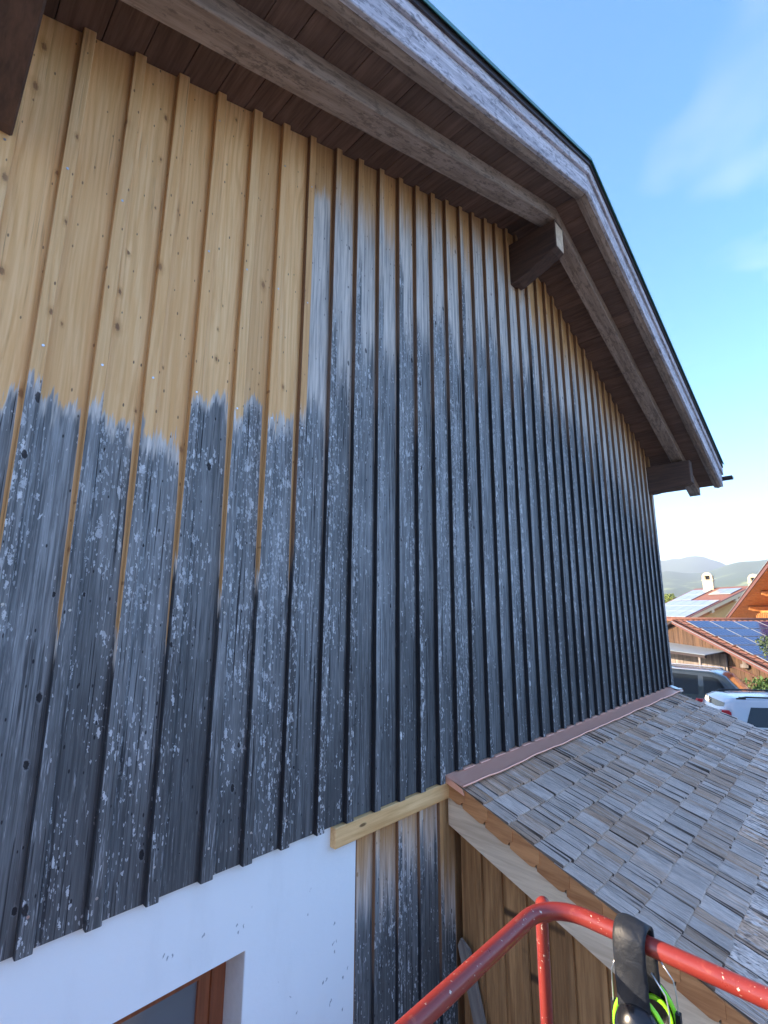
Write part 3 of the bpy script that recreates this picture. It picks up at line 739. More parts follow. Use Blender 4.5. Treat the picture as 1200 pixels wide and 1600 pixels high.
bm = new(); prism(bm, [(0.02, -0.035), (LYE, -0.035), (LYE, -0.30), (0.02, -0.30)], lambda y, h: (LX1-0.05, y, lz(y)+h), lambda y, h: (LX1-0.012, y, lz(y)+h))
L('rafter', bm, BROWN)
y = 0.02; rb = random.Random(3)                                   # side wall of upright boards
while y > -2.4:
    wb_ = rb.uniform(0.14, 0.19); bm = new(); xo = 2.87 + rb.uniform(0, 0.008)
    zt0, zt1 = lz(y)-0.30, lz(y-wb_)-0.30
    hexa(bm, [(xo, -wb_+0.006, 0.05), (xo+0.025, -wb_+0.006, 0.05), (xo+0.025, 0, 0.05), (xo, 0, 0.05),
              (xo, -wb_+0.006, zt1), (xo+0.025, -wb_+0.006, zt1), (xo+0.025, 0, zt0), (xo, 0, zt0)])
    L('side_board', bm, BROWN, (0, y, 0))
    bm = new(); hexa(bm, [(2.848, -0.03, 0.05), (2.868, -0.03, 0.05), (2.868, 0.012, 0.05), (2.848, 0.012, 0.05),
                          (2.848, -0.03, zt0-0.01), (2.868, -0.03, zt0-0.01), (2.868, 0.012, zt0-0.005), (2.848, 0.012, zt0-0.005)])
    if y < 0: L('cover_strip', bm, BROWN, (0, y, 0))
    y -= wb_
bm = new(); box(bm, 2.87, LX1-0.06, -2.44, -2.40, 0.05, lz(-2.42)-0.06); box(bm, LX1-0.1, LX1-0.06, -2.398, 0.0, 0.05, 1.6)
L('front_wall', bm, BROWN)
# copper flashing: strip on the roof, upstand behind the boards, folded hem with a slight wave
bm = new(); N_ = 70; xs = [lerp(2.700, 8.42, i/N_) for i in range(N_+1)]
prev = None
for i, x in enumerate(xs):
    wv = 0.0025*math.sin(x*7.1) + 0.002*math.sin(x*17.3)
    ye = -0.135 + 0.003*math.sin(x*5.3)
    pts = [(x, 0.058, 2.70), (x, 0.055, 2.622), (x, -0.004, 2.6225), (x, ye, lz(ye)+0.037+wv), (x, ye-0.006, lz(ye)+0.038+wv),
           (x, ye-0.009, lz(ye)+0.043+wv), (x, ye-0.005, lz(ye)+0.048+wv), (x, ye+0.006, lz(ye)+0.047+wv)]
    ring = [bm.verts.new(p) for p in pts]
    if prev:
        for j in range(len(pts)-1): bm.faces.new((prev[j], prev[j+1], ring[j+1], ring[j])).smooth = True
    prev = ring
me_ = bm; flash = L('copper_flashing', bm, COPPER)
sol = flash.modifiers.new('thickness', 'SOLIDIFY'); sol.thickness = 0.0015
bm = new()   # little turned-out tongues of copper between the battens
for n in range(13, 38):
    xa, xb = BX[n]+BW+0.01, BX[n+1]-0.005; zz = 2.632
    hexa(bm, [(xa, -0.004, zz-0.006), (xb, -0.004, zz-0.006), (xb, 0.024, zz-0.004), (xa, 0.024, zz-0.004),
              (xa, -0.002, zz-0.003), (xb, -0.002, zz-0.003), (xb, 0.024, zz-0.001), (xa, 0.024, zz-0.001)])
L('copper_tongues', bm, COPPER, kind='stuff')
bm = new()   # end piece of the flashing at the near corner
prism(bm, [(0.02, 0.028), (-0.13, 0.028), (-0.145, 0.0), (-0.145, -0.008), (0.02, -0.02)], lambda y, h: (2.697, y, lz(y)+h), lambda y, h: (2.6985, y, lz(y)+h))
L('flashing_end', bm, COPPER)
bm = new(); box(bm, 8.30, 8.44, -0.14, 0.0, 2.60, 2.615); prism(bm, [(0.0, 0.03), (-0.15, 0.03), (-0.15, 0.05), (0.0, 0.05)], lambda y, h: (8.30, y, lz(y)+h), lambda y, h: (8.44, y, lz(y)+h))
L('flashing_end', bm, ALU)

# ------------------------------------------------------------------ plank leaning in the corner
bm = new(); prism(bm, [(-0.045, 0.0), (0.045, 0.0), (0.045, 1.62), (0.01, 1.66), (-0.045, 1.60)], lambda y, z: (0, y, z), lambda y, z: (0.022, y, z))
lp = obj('leaning_plank', bm, GREYW, None, (2.78, -0.50, 0.0)); lp.rotation_euler = (R(-17), R(1), 0)
tag(lp, 'grey brown plank leaning in the corner under the shingle roof', 'plank')

# ------------------------------------------------------------------ red guard rail of the lift
rail = thing('guard_rail', 'red painted tubular guard rail corner with chipped paint in the foreground', 'railing', (0.0, -2.3, 2.1))
def G(name, bm, mat, **kw): return obj(name, bm, mat, rail, (0, 2.3, -2.1), **kw)
RZ_, RXc, RYc, rr = 3.2, 0.785, -1.716, 0.085
pts = [(-1.6, RYc, RZ_), (-0.8, RYc, RZ_), (0.2, RYc, RZ_)]
for i in range(11):
    t = math.pi/2*i/10
    pts.append((RXc-rr+rr*math.sin(t), RYc-rr+rr*math.cos(t), RZ_))
pts += [(RXc, -2.2, RZ_), (RXc, -3.0, RZ_)]
bm = new(); tube(bm, pts, 0.0150, 24); G('top_rail', bm, RED)
pts2 = [(-1.6, RYc, 2.66), (0.2, RYc, 2.66)] + [(p[0], p[1], 2.66) for p in pts[3:14]] + [(RXc, -3.0, 2.66)]
bm = new(); tube(bm, pts2, 0.0125, 16); G('mid_rail', bm, RED)
bm = new()
px, py = 0.800, -1.693
tube(bm, [(px, py, 2.1), (px, py, 3.14), (px+0.002, py+0.002, 3.165), (px, py-0.002, 3.180), (px-0.010, py-0.010, 3.187), (px-0.022, py-0.020, 3.185), (px-0.032, py-0.030, 3.176)], [0.0128, 0.0128, 0.0128, 0.0135, 0.0145, 0.0145, 0.013], 16)
G('corner_post', bm, RED)
for q in ((-1.5, RYc), (RXc, -2.9)):
    bm = new(); tube(bm, [(q[0], q[1], 2.1), (q[0], q[1], 3.19)], 0.0125, 14); G('post', bm, RED)
bm = new(); box(bm, -1.62, 0.83, -1.72, -1.66, 2.08, 2.23); G('toe_board', bm, DARKRED)
bm = new(); box(bm, -1.62, 0.83, -3.05, -1.72, 2.04, 2.08); G('platform', bm, DARKMETAL)
bm = new(); box(bm, -1.5, 0.7, -2.9, -1.9, 0.55, 2.03); box(bm, -1.55, -1.2, -3.0, -1.8, 0.0, 0.5); box(bm, 0.4, 0.75, -3.0, -1.8, 0.0, 0.5)
G('lift_body', bm, DARKRED)

# ------------------------------------------------------------------ ear defenders hung on the rail
ear = thing('ear_defenders', 'black ear defenders with neon green trim hanging over the red rail', 'ear defenders', (RXc, -1.885, 3.0))
def E_(name, bm, mat): return obj(name, bm, mat, ear, (-RXc, 1.885, -3.0))
EY0, EY1 = -1.912, -1.858
bm = new(); path = []
xf = RXc-0.024; xk = RXc+0.024
for i in range(10): path.append((xf - 0.003*math.sin(i/9*2.0), 3.098 + i*0.0122))
for i in range(1, 8):
    t = math.pi*(1-i/8); path.append((RXc+0.024*math.cos(t), 3.2078+0.018*math.sin(t)))
for i in range(8): path.append((xk+0.008*math.sin(i/7*2), 3.205-i*0.014))
prev = None; nw = 8
for i, (x, z) in enumerate(path):
    ring = []
    for j in range(nw+1):
        u = j/nw; yy = lerp(EY1, EY0, u) + 0.006*(1-i/12 if i < 12 else 0)*0 
        crease = 0.0022*math.sin(i*1.9+u*3) * (1 if 0 < j < nw else 0)
        pad = 0.005*math.sin(math.pi*u)
        nx = -1 if i < 10 else (1 if i > 16 else 0); nz = 1 if 10 <= i <= 16 else 0
        ring.append(bm.verts.new((x + nx*(pad+crease), yy, z + nz*(pad+crease) - (0.010*u if i == 0 else 0))))
    if prev:
        for j in range(nw): bm.faces.new((prev[j], prev[j+1], ring[j+1], ring[j])).smooth = True
    prev = ring
hb = E_('headband', bm, LEATHER)
sm = hb.modifiers.new('thickness', 'SOLIDIFY'); sm.thickness = 0.006; sm.offset = 0

def cup(cx, cy, cz, sgn):
    bm = new()
    for (r0, r1, x0, x1) in ((0.046, 0.049, 0.0, 0.008), (0.049, 0.047, 0.008, 0.02), (0.047, 0.038, 0.02, 0.034), (0.038, 0.022, 0.034, 0.043)):
        A = []; B = []
        for j in range(28):
            t = 2*math.pi*j/28
            A.append(bm.verts.new((cx+sgn*x0, cy+r0*0.86*math.cos(t), cz+r0*1.12*math.sin(t))))
            B.append(bm.verts.new((cx+sgn*x1, cy+r1*0.86*math.cos(t), cz+r1*1.12*math.sin(t))))
        for j in range(28): bm.faces.new((A[j], A[(j+1) % 28], B[(j+1) % 28], B[j])).smooth = True
    bm.faces.new(B); bmesh.ops.remove_doubles(bm, verts=bm.verts, dist=1e-5)
    cp = E_('cup', bm, BLACKSHELL)
    bm = new(); ring = [(cx+sgn*0.004, cy+0.0445*math.cos(2*math.pi*j/28), cz+0.0575*math.sin(2*math.pi*j/28)) for j in range(29)]
    tube(bm, ring, 0.0042, 8, False); obj('trim_ring', bm, NEON, cp)
    bm = new(); ring = [(cx+sgn*0.036, cy+0.026*math.cos(2*math.pi*j/24), cz-0.016+0.026*math.sin(2*math.pi*j/24)) for j in range(25)]
    tube(bm, ring, 0.0045, 8, False); obj('accent_ring', bm, NEON, cp)
    return cp
cup(RXc-0.012, -1.890, 3.062, -1); cup(RXc+0.036, -1.890, 3.066, 1)
for (xx, s_) in ((RXc-0.012, -1), (RXc+0.036, 1)):
    for yy, yk in ((EY0-0.010, EY0-0.026), (EY1+0.012, EY1+0.014)):
        bm = new(); tube(bm, [(xx, yy+0.008*(1 if yy < -1.89 else -1), 3.165), (xx, lerp(yy, yk, .8), 3.14), (xx, yk, 3.12), (xx+s_*0.002, yk, 3.085), (xx+s_*0.006, yk, 3.055)], 0.0012, 6)
        E_('wire', bm, ALU)
        bm = new(); box(bm, xx-0.005, xx+0.005, yk-0.004, yk+0.004, 3.05, 3.092); E_('slider', bm, BLACKPL)
bm = new(); tube(bm, [(RXc-0.028, EY0+0.012, 3.100), (RXc-0.05, EY0+0.008, 3.075), (RXc-0.058, EY0-0.004, 3.045), (RXc-0.056, EY0-0.014, 3.02)], 0.0014, 6)
E_('cord', bm, ALU)

# ------------------------------------------------------------------ cars
def make_car(name, label, cat, loc, rotz, st, hw, paint, wheels, windows, extras):
    """st: stations (x, z_belt, z_top, half width at the belt, half width at the top); local x runs forward"""
    t = thing(name, label, cat, loc, rotz)
    tab = {s[0]: s[1:] for s in st}
    def sec(x):
        zb_, zt, wb2, wt = interp(tab, x)
        return [(wb2*0.90, 0.24), (wb2*0.985, 0.42), (wb2, 0.72), (wb2*0.985, zb_), (wt, zt-0.055), (wt*0.93, zt-0.012), (wt*0.6, zt), (0, zt+0.012)]
    bm = new(); rings = []
    xs = sorted(tab); dense = []
    for p, q in zip(xs, xs[1:]):
        m_ = max(1, int((q-p)/0.12)); dense += [lerp(p, q, i/m_) for i in range(m_)]
    dense.append(xs[-1])
    for x in dense:
        s = sec(x); ring = [(x, -y, z) for y, z in s] + [(x, y, z) for y, z in s[-2::-1]]
        rings.append([bm.verts.new(p) for p in ring])
    for A, B in zip(rings, rings[1:]):
        for j in range(len(A)-1): bm.faces.new((A[j], A[j+1], B[j+1], B[j])).smooth = True
        bm.faces.new((A[-1], A[0], B[0], B[-1]))
    bm.faces.new(rings[0][::-1]); bm.faces.new(rings[-1])
    body = obj('body', bm, paint, t)
    def side(x, f, s, out=0.006):
        zb_, zt, wb2, wt = interp(tab, x); z0, z1 = zb_, zt-0.055
        return (x, s*(lerp(wb2*0.985, wt, f)+out), lerp(z0, z1, f)+out*0.3)
    for (xa, xb, xta, xtb, f0, f1) in windows:
        for s in (-1, 1):
            bm = new(); n = 8; A = []; B = []
            for i in range(n+1):
                u = i/n; A.append(bm.verts.new(side(lerp(xa, xb, u), f0, s))); B.append(bm.verts.new(side(lerp(xta, xtb, u), f1, s)))
            for i in range(n): bm.faces.new((A[i], A[i+1], B[i+1], B[i])).smooth = True
            obj('side_window', bm, CARGLASS, t)
    for wx in wheels:
        for s in (-1, 1):
            bm = new(); cyl(bm, (wx, s*(hw-0.20), 0.32), (0, s, 0), 0.32, 0.21, 24); tw = obj('wheel', bm, TYRE, t)
            bm = new(); cyl(bm, (wx, s*(hw+0.005), 0.32), (0, s, 0), 0.20, 0.012, 16); obj('rim', bm, ALU, tw)
    extras(t, sec, side, tab)
    return t
def van_extras(t, sec, side, tab):
    bm = new(); n = 6                                          # windscreen
    A = []; B = []
    for i in range(n+1):
        u = i/n*2-1; A.append(bm.verts.new((1.46-0.05*u*u, u*0.74, 1.33))); B.append(bm.verts.new((0.98-0.03*u*u, u*0.66, 1.815)))
    for i in range(n): bm.faces.new((A[i], A[i+1], B[i+1], B[i])).smooth = True
    obj('windscreen', bm, CARGLASS, t)
    for s in (-1, 1):
        bm = new(); tube(bm, [(-1.9, s*0.70, 1.935), (-1.7, s*0.70, 1.965), (0.6, s*0.70, 1.95), (0.75, s*0.70, 1.91)], 0.018, 8); obj('roof_rail', bm, ALU, t)
        bm = new(); box(bm, 1.18, 1.30, s*0.95-0.07, s*0.95+0.07, 1.20, 1.36); bmesh.ops.bevel(bm, geom=bm.edges[:], offset=0.02, segments=2, affect='EDGES'); obj('mirror', bm, BLACKPL, t)
        bm = new(); box(bm, 2.30, 2.40, s*0.62-0.16, s*0.62+0.16, 0.78, 0.96); obj('headlight', bm, ALU, t)
VX = [(-2.40, 1.05, 1.20, 0.80, 0.62), (-2.34, 1.12, 1.75, 0.90, 0.74), (-2.0, 1.16, 1.92, 0.94, 0.77), (-0.6, 1.18, 1.95, 0.95, 0.78), (0.7, 1.19, 1.92, 0.95, 0.77),
      (1.0, 1.19, 1.82, 0.94, 0.72), (1.42, 1.20, 1.36, 0.93, 0.76), (1.52, 1.18, 1.27, 0.92, 0.80), (2.1, 1.0, 1.10, 0.90, 0.74), (2.38, 0.80, 0.88, 0.82, 0.62), (2.45, 0.6, 0.68, 0.72, 0.55)]
make_car('parked_van', 'dark grey van parked in front of the brown boarded barn', 'van', (18.35, 1.95, 0), R(-90), VX, 0.95, VANP, (-1.5, 1.55),
         [(-0.95, 0.32, -0.95, 0.32, 0.10, 0.90), (-2.15, -1.05, -2.05, -1.05, 0.10, 0.90), (0.46, 1.36, 0.46, 0.93, 0.12, 0.88)], van_extras)
def wagon_extras(t, sec, side, tab):
    for s in (-1, 1):
        bm = new(); tube(bm, [(-1.75, s*0.60, 1.70), (-1.55, s*0.60, 1.745), (-0.2, s*0.60, 1.76), (0.45, s*0.60, 1.725), (0.6, s*0.60, 1.69)], 0.020, 8)
        for q in (-1.62, -0.55, 0.45): box(bm, q-0.07, q+0.07, s*0.60-0.018, s*0.60+0.018, 1.66, 1.745)
        obj('roof_rail', bm, BLACKPL, t)
        bm = new()
        box(bm, -2.19, -1.96, s*0.76-0.07, s*0.76+0.095, 1.02, 1.46); bmesh.ops.bevel(bm, geom=bm.edges[:], offset=0.03, segments=2, affect='EDGES'); obj('tail_light', bm, TAIL, t)
        bm = new(); box(bm, 1.0, 1.12, s*0.95-0.07, s*0.95+0.07, 1.06, 1.2); obj('mirror', bm, WHITEP, t)
    for s in (-1, 1):
        for xs_ in (-0.69, 0.215):
            bm = new(); pr_ = [side(xs_, f_, s, 0.007) for f_ in (-1.0, -0.3, 0.0)]
            for p_, q_ in zip(pr_, pr_[1:]):
                poly(bm, [p_, (p_[0]+0.012, p_[1], p_[2]), (q_[0]+0.012, q_[1], q_[2]), q_])
            obj('door_seam', bm, BLACKPL, t)
            bm = new(); p_ = side(xs_-0.22, -0.12, s, 0.0); box(bm, p_[0]-0.09, p_[0]+0.09, min(p_[1], p_[1]+s*0.03), max(p_[1], p_[1]+s*0.03), p_[2]-0.02, p_[2]+0.015); obj('handle', bm, WHITEP, t)
        bm = new(); A = [side(lerp(-1.82, 1.22, i/20), 0.02, s, 0.012) for i in range(21)]; tube(bm, A, 0.012, 6); obj('belt_moulding', bm, BLACKPL, t)
    bm = new(); A = []; B = []
    for i in range(7):
        u = i/6*2-1; A.append(bm.verts.new((-2.20+0.02*u*u, u*0.68, 1.10))); B.append(bm.verts.new((-2.02+0.02*u*u, u*0.58, 1.60)))
    for i in range(6): bm.faces.new((A[i], A[i+1], B[i+1], B[i])).smooth = True
    obj('rear_window', bm, CARGLASS, t)
    bm = new(); box(bm, -2.26, -2.10, -0.85, 0.85, 0.38, 0.62); bmesh.ops.bevel(bm, geom=bm.edges[:], offset=0.03, segments=2, affect='EDGES'); obj('bumper', bm, BLACKPL, t)
WX_ = [(-2.20, 0.95, 1.05, 0.78, 0.60), (-2.14, 1.05, 1.32, 0.86, 0.66), (-1.98, 1.06, 1.62, 0.88, 0.66), (-1.80, 1.07, 1.70, 0.89, 0.68), (-0.6, 1.08, 1.74, 0.90, 0.70), (0.35, 1.08, 1.71, 0.90, 0.69),
       (0.8, 1.08, 1.58, 0.89, 0.66), (1.30, 1.08, 1.20, 0.88, 0.70), (1.45, 1.05, 1.13, 0.87, 0.74), (2.0, 0.92, 1.0, 0.84, 0.66), (2.2, 0.72, 0.80, 0.74, 0.55), (2.25, 0.55, 0.62, 0.66, 0.5)]
make_car('parked_wagon', 'silver white estate car with black roof rails in front of the dark van', 'car', (15.72, -1.04, 0), math.atan2(-0.87, 0.50), WX_, 0.90, WHITEP, (-1.35, 1.40),
         [(-1.72, -0.72, -1.52, -0.72, 0.10, 0.80), (-0.66, 0.18, -0.66, 0.18, 0.10, 0.84), (0.25, 1.12, 0.25, 0.76, 0.10, 0.84)], wagon_extras)

# ------------------------------------------------------------------ barn with tiled roof and solar panels
BU = Vector((0.62, -0.785, 0)).normalized(); BV = Vector((-0.69, -0.724, 0)).normalized()
P0 = Vector((25.98, 4.04, 3.29)); BS = 0.304
barn = thing('barn', 'brown boarded barn with clay tile roof and blue solar panels behind the cars', 'barn', (P0.x, P0.y, 0))
def bp(s, t, h): # along the ridge, down the slope (horizontal run), above the roof plane
    return P0 + BU*s + BV*t + Vector((0, 0, -BS*t + h))
BT, BSL = 6.2, 6.0
def B_(name, bm, mat, **kw): return obj(name, bm, mat, barn, (-P0.x, -P0.y, 0), **kw)
def Bo(name, s0, s1, t0, t1, h0, h1, mat, par=None):
    bm = new(); hexa(bm, [bp(s0,t0,h0), bp(s1,t0,h0), bp(s1,t1,h0), bp(s0,t1,h0), bp(s0,t0,h1), bp(s1,t0,h1), bp(s1,t1,h1), bp(s0,t1,h1)])
    return B_(name, bm, mat)
t = -2.5; rb = random.Random(8)
while t < BT-0.15:
    wb_ = rb.uniform(0.17, 0.24); bm = new(); o_ = rb.uniform(0, 0.012)
    def gz(tt): return (3.29 - BS*abs(tt)) - 0.12
    a0 = P0 + BU*(0.10-o_) + BV*t; a1 = P0 + BU*(0.10-o_) + BV*(t+wb_-0.008); th = BU*0.03
    pts = []
    for z in (0.05, None):
        for p_, tt in ((a0, t), (a1, t+wb_-0.008)):
            pass
    zt0, zt1 = gz(t), gz(t+wb_)
    A0, A1 = Vector((a0.x, a0.y, 0.05)), Vector((a1.x, a1.y, 0.05)); C0, C1 = Vector((a0.x, a0.y, zt0)), Vector((a1.x, a1.y, zt1))
    org = Vector((a0.x, a0.y, 0))
    hexa(bm, [A0-org, A1-org, A1+th-org, A0+th-org, C0-org, C1-org, C1+th-org, C0+th-org])
    obj('board', bm, BARNW, barn, (org.x-P0.x, org.y-P0.y, 0))
    t += wb_
bm = new()
for (s0, s1) in ((0.16, 0.3), (BSL-0.2, BSL-0.1)):
    prof = [(-2.4, 0.0), (BT-0.2, 0.0), (BT-0.2, 3.29-BS*(BT-0.2)-0.12), (0, 3.17), (-2.4, 3.29-BS*2.4-0.12)]
    prism(bm, prof, lambda t_, z: (P0+BU*s0+BV*t_).to_2d().to_3d()+Vector((0, 0, z)), lambda t_, z: (P0+BU*s1+BV*t_).to_2d().to_3d()+Vector((0, 0, z)))
B_('wall', bm, BARNW)
bm = new(); prof = [(-2.8, -BS*2.8), (0, 0), (BT, -BS*BT), (BT, -BS*BT-0.10), (0, -0.10), (-2.8, -BS*2.8-0.10)]
prism(bm, prof, lambda t_, h: (P0+BU*(-0.22)+BV*t_)+Vector((0, 0, h)), lambda t_, h: (P0+BU*BSL+BV*t_)+Vector((0, 0, h)))
B_('roof_boarding', bm, DARKMETAL)
Bo('barge_board', -0.26, -0.225, 0, BT, -0.17, 0.0, DARKRED); Bo('verge_lath', -0.278, -0.262, 0, BT, -0.066, -0.040, CANOPY)
bm = new()                                                      # pantiles: rows stepped, columns waved
nr, ncol, sub = 17, 26, 4
cw = (BSL+0.2)/ncol; rh = BT/nr
for r_ in range(nr):
    prevA = None
    for q in range(ncol*sub+1):
        s_ = -0.22 + cw*q/sub; wv = 0.028*math.sin(2*math.pi*q/sub+0.6)
        A = bm.verts.new(bp(s_, r_*rh, 0.03+wv)); B = bm.verts.new(bp(s_, (r_+1)*rh+0.02, 0.062+wv)); Cc = bm.verts.new(bp(s_, (r_+1)*rh+0.02, 0.035+wv))
        if prevA:
            bm.faces.new((prevA[0], A, B, prevA[1])); bm.faces.new((prevA[1], B, Cc, prevA[2]))
        prevA = (A, B, Cc)
B_('roof_tiles', bm, TILE, kind='stuff')
bm = new(); tube(bm, [bp(-0.25, 0, 0.05), bp(BSL, 0, 0.05)], 0.085, 10); B_('ridge_tile', bm, TILE)
pm = None
for row in range(5):
    for cidx in range(5):
        if row >= 2 and cidx > (2, 1, 0)[row-2]: continue
        s0 = 0.06 + cidx*1.02; t0 = 0.55 + row*0.96
        bm = new(); w_, l_ = 0.99, 0.93
        box(bm, 0, w_, 0, l_, 0, 0.03)
        mtx = Matrix((BU, (BV+Vector((0,0,-BS))).normalized(), BU.cross((BV+Vector((0,0,-BS))).normalized()))).transposed().to_4x4()
        if mtx.col[2][2] < 0: mtx.col[2] = -mtx.col[2]
        base = bp(s0, t0, 0.12)
        pr = obj('solar_panel', bm, ALU, barn); pr.matrix_parent_inverse = Matrix.Translation(barn.location).inverted()
        pr.matrix_basis = Matrix.Translation(base) @ mtx
        bm = new(); box(bm, 0.02, w_-0.02, 0.02, l_-0.02, 0.031, 0.034)
        obj('cells', bm, PANEL, pr)
# sheet canopy fixed to the barn wall above the van, with paler boards under it
can0 = P0 + BV*(-1.2) - BU*0.0
def cpnt(t_, out, z): q = P0 + BV*t_ + BU*(0.07-out); return Vector((q.x, q.y, z))
bm = new(); hexa(bm, [cpnt(-2.2, 0, 2.22), cpnt(2.9, 0, 2.12), cpnt(3.25, 1.1, 1.98), cpnt(-2.2, 1.1, 1.95), cpnt(-2.2, 0, 2.245), cpnt(2.9, 0, 2.145), cpnt(3.25, 1.1, 2.005), cpnt(-2.2, 1.1, 1.975)])
B_('canopy_sheet', bm, CANOPY)
bm = new(); hexa(bm, [cpnt(-2.2, 0.98, 1.82), cpnt(3.15, 0.98, 1.87), cpnt(3.15, 1.06, 1.87), cpnt(-2.2, 1.06, 1.82), cpnt(-2.2, 0.98, 1.945), cpnt(3.15, 0.98, 1.975), cpnt(3.15, 1.06, 1.975), cpnt(-2.2, 1.06, 1.945)])
B_('canopy_beam', bm, DARKMETAL)
tt = -2.1
while tt < 2.7:
    bm = new(); o_ = rb.uniform(0, .01); q0 = cpnt(tt, 0.035+o_, 0.05); 
    pts = [cpnt(tt, 0.035+o_, 0.05)-q0, cpnt(tt+0.19, 0.035+o_, 0.05)-q0, cpnt(tt+0.19, 0.01, 0.05)-q0, cpnt(tt, 0.01, 0.05)-q0]
    hexa(bm, pts + [p_+Vector((0, 0, 1.95)) for p_ in pts])
    obj('board', bm, GREYW, barn, (q0.x-P0.x, q0.y-P0.y, q0.z)); tt += 0.198
bm = new(); tube(bm, [cpnt(2.75, 1.0, 0), cpnt(2.75, 1.0, 1.9)], 0.05, 8); B_('canopy_post', bm, GREYW)
bm = new(); q = cpnt(3.85, 0.09, 1.60); box(bm, q.x-0.1, q.x+0.1, q.y-0.13, q.y+0.13, q.z, q.z+0.12); box(bm, q.x-0.02, q.x+0.02, q.y-0.06, q.y+0.06, q.z+0.12, q.z+0.3)
B_('wall_lamp', bm, GREYW)
bm = new(); arc = []
for i in range(13): u = i/12; arc.append(cpnt(2.95+2.9*u, 0.05, 1.55-0.15*u-0.75*u*u))
tube(bm, arc, 0.018, 6); B_('cable', bm, DARKRED)

# foliage --------------------------------------------------------------------------------------
def leaves(bm, c_, rad, n, size, rg, flat=1.0):
    for _ in range(n):
        while True:
            p = Vector((rg.uniform(-1, 1), rg.uniform(-1, 1), rg.uniform(-1, 1)))
            if 0.25 < p.length < 1: break
        p = Vector((p.x*rad[0], p.y*rad[1], p.z*rad[2])) + Vector(c_)
        s = size*rg.uniform(0.6, 1.4); e = Euler((rg.uniform(0, 6), rg.uniform(0, 6), rg.uniform(0, 6))).to_matrix()
        poly(bm, [p+e@Vector(q) for q in ((-s, 0, 0), (0, -s*0.5, 0.1*s), (s, 0, 0), (0, s*0.5, 0.1*s))])
rl = random.Random(77)
iv = thing('ivy_bush', 'bright green ivy growing on the barn wall by the cars', 'bush', tuple(cpnt(5.1, 0.3, 0)))
bm = new()
for _ in range(12): leaves(bm, (rl.uniform(-.3, .3), rl.uniform(-.6, .8), rl.uniform(0.3, 1.15)), (0.35, 0.4, 0.32), 150, 0.06, rl)
obj('foliage', bm, BUSH, iv)
bm = new(); tube(bm, [(0, 0, 0), (0.05, 0, 0.5), (0, 0.1, 0.9)], [0.03, 0.02, 0.01], 6); obj('stem', bm, BARK, iv)
ob = bp(5.0, 2.6, 0); 
bu = thing('young_tree', 'small olive green young tree standing in front of the tiled barn roof', 'tree', (20.5, -0.12, 0))
bm = new()
for _ in range(12): leaves(bm, (rl.uniform(-.3, .3), rl.uniform(-.35, .35), rl.uniform(2.2, 2.95)), (0.22, 0.24, 0.24), 70, 0.05, rl)
obj('crown', bm, OLIVE, bu)
bm = new(); tube(bm, [(0, 0, 0), (0.04, 0.03, 1.1), (0, 0.05, 2.5)], [0.035, 0.03, 0.012], 7); obj('trunk', bm, BARK, bu)
def tree(label, x, y, h, wd, mat, seed):
    rg = random.Random(seed); t_ = thing('tree', label, 'tree', (x, y, 0), 0, 'trees behind the farmhouse roof')
    bm = new(); tube(bm, [(0, 0, 0), (0.1, 0, h*0.4), (0, 0.1, h*0.85)], [0.22, 0.15, 0.04], 8)
    for i in range(6):
        a_ = rg.uniform(0, 6.3); z = h*rg.uniform(.35, .7); tube(bm, [(0.05, 0, z), (math.cos(a_)*wd*.7, math.sin(a_)*wd*.7, z+h*.15)], [0.07, 0.02], 6)
    obj('trunk', bm, BARK, t_)
    bm = new()
    for i in range(26):
        a_ = rg.uniform(0, 6.3); q = rg.random()**0.6; z = h*rg.uniform(0.35, 0.97); k_ = wd*(1.1-0.75*z/h)
        leaves(bm, (math.cos(a_)*k_*q, math.sin(a_)*k_*q, z), (wd*0.38, wd*0.38, wd*0.32), 75, 0.16, rg)
    obj('crown', bm, mat, t_)
tree('yellow green tree behind the farmhouse roof, right beside the boarded wall', 72.6, 15.9, 5.6, 1.6, LIME, 1)
tree('smaller bushy tree touching the farmhouse roof edge', 72.4, 13.4, 5.9, 1.3, LIME, 2)
tree('dark rounded tree hidden low behind the farmhouse roof', 78.0, 19.5, 6.4, 2.2, OLIVE, 5)

# ------------------------------------------------------------------ farmhouse with two chimneys
FN = Vector((45.38, 3.34, 5.57)); FW = Vector((0.658, 0.753, 0)); FP = Vector((-0.753, 0.658, 0)); FB, FS, FL = 5.8, 0.4335, 6.2
farm = thing('farmhouse', 'ochre farmhouse with pale solar sheets on its roof and two cream chimneys', 'house', (FN.x, FN.y, 0))
def fp(s, t_, h): return FN + FW*s + FP*t_ + Vector((0, 0, -FS*abs(t_)+h))
def Fo(name, bm, mat, par=None, **kw): return obj(name, bm, mat, farm, (-FN.x, -FN.y, 0), **kw)
def Fbox(name, s0, s1, t0, t1, h0, h1, mat, **kw):
    bm = new(); hexa(bm, [fp(s0,t0,h0), fp(s1,t0,h0), fp(s1,t1,h0), fp(s0,t1,h0), fp(s0,t0,h1), fp(s1,t0,h1), fp(s1,t1,h1), fp(s0,t1,h1)])
    return Fo(name, bm, mat, **kw)
Fbox('roof', 0, FL, 0, FB, -0.14, 0.0, TILE); Fbox('roof', 0, FL, -FB, 0, -0.14, 0.0, TILE)
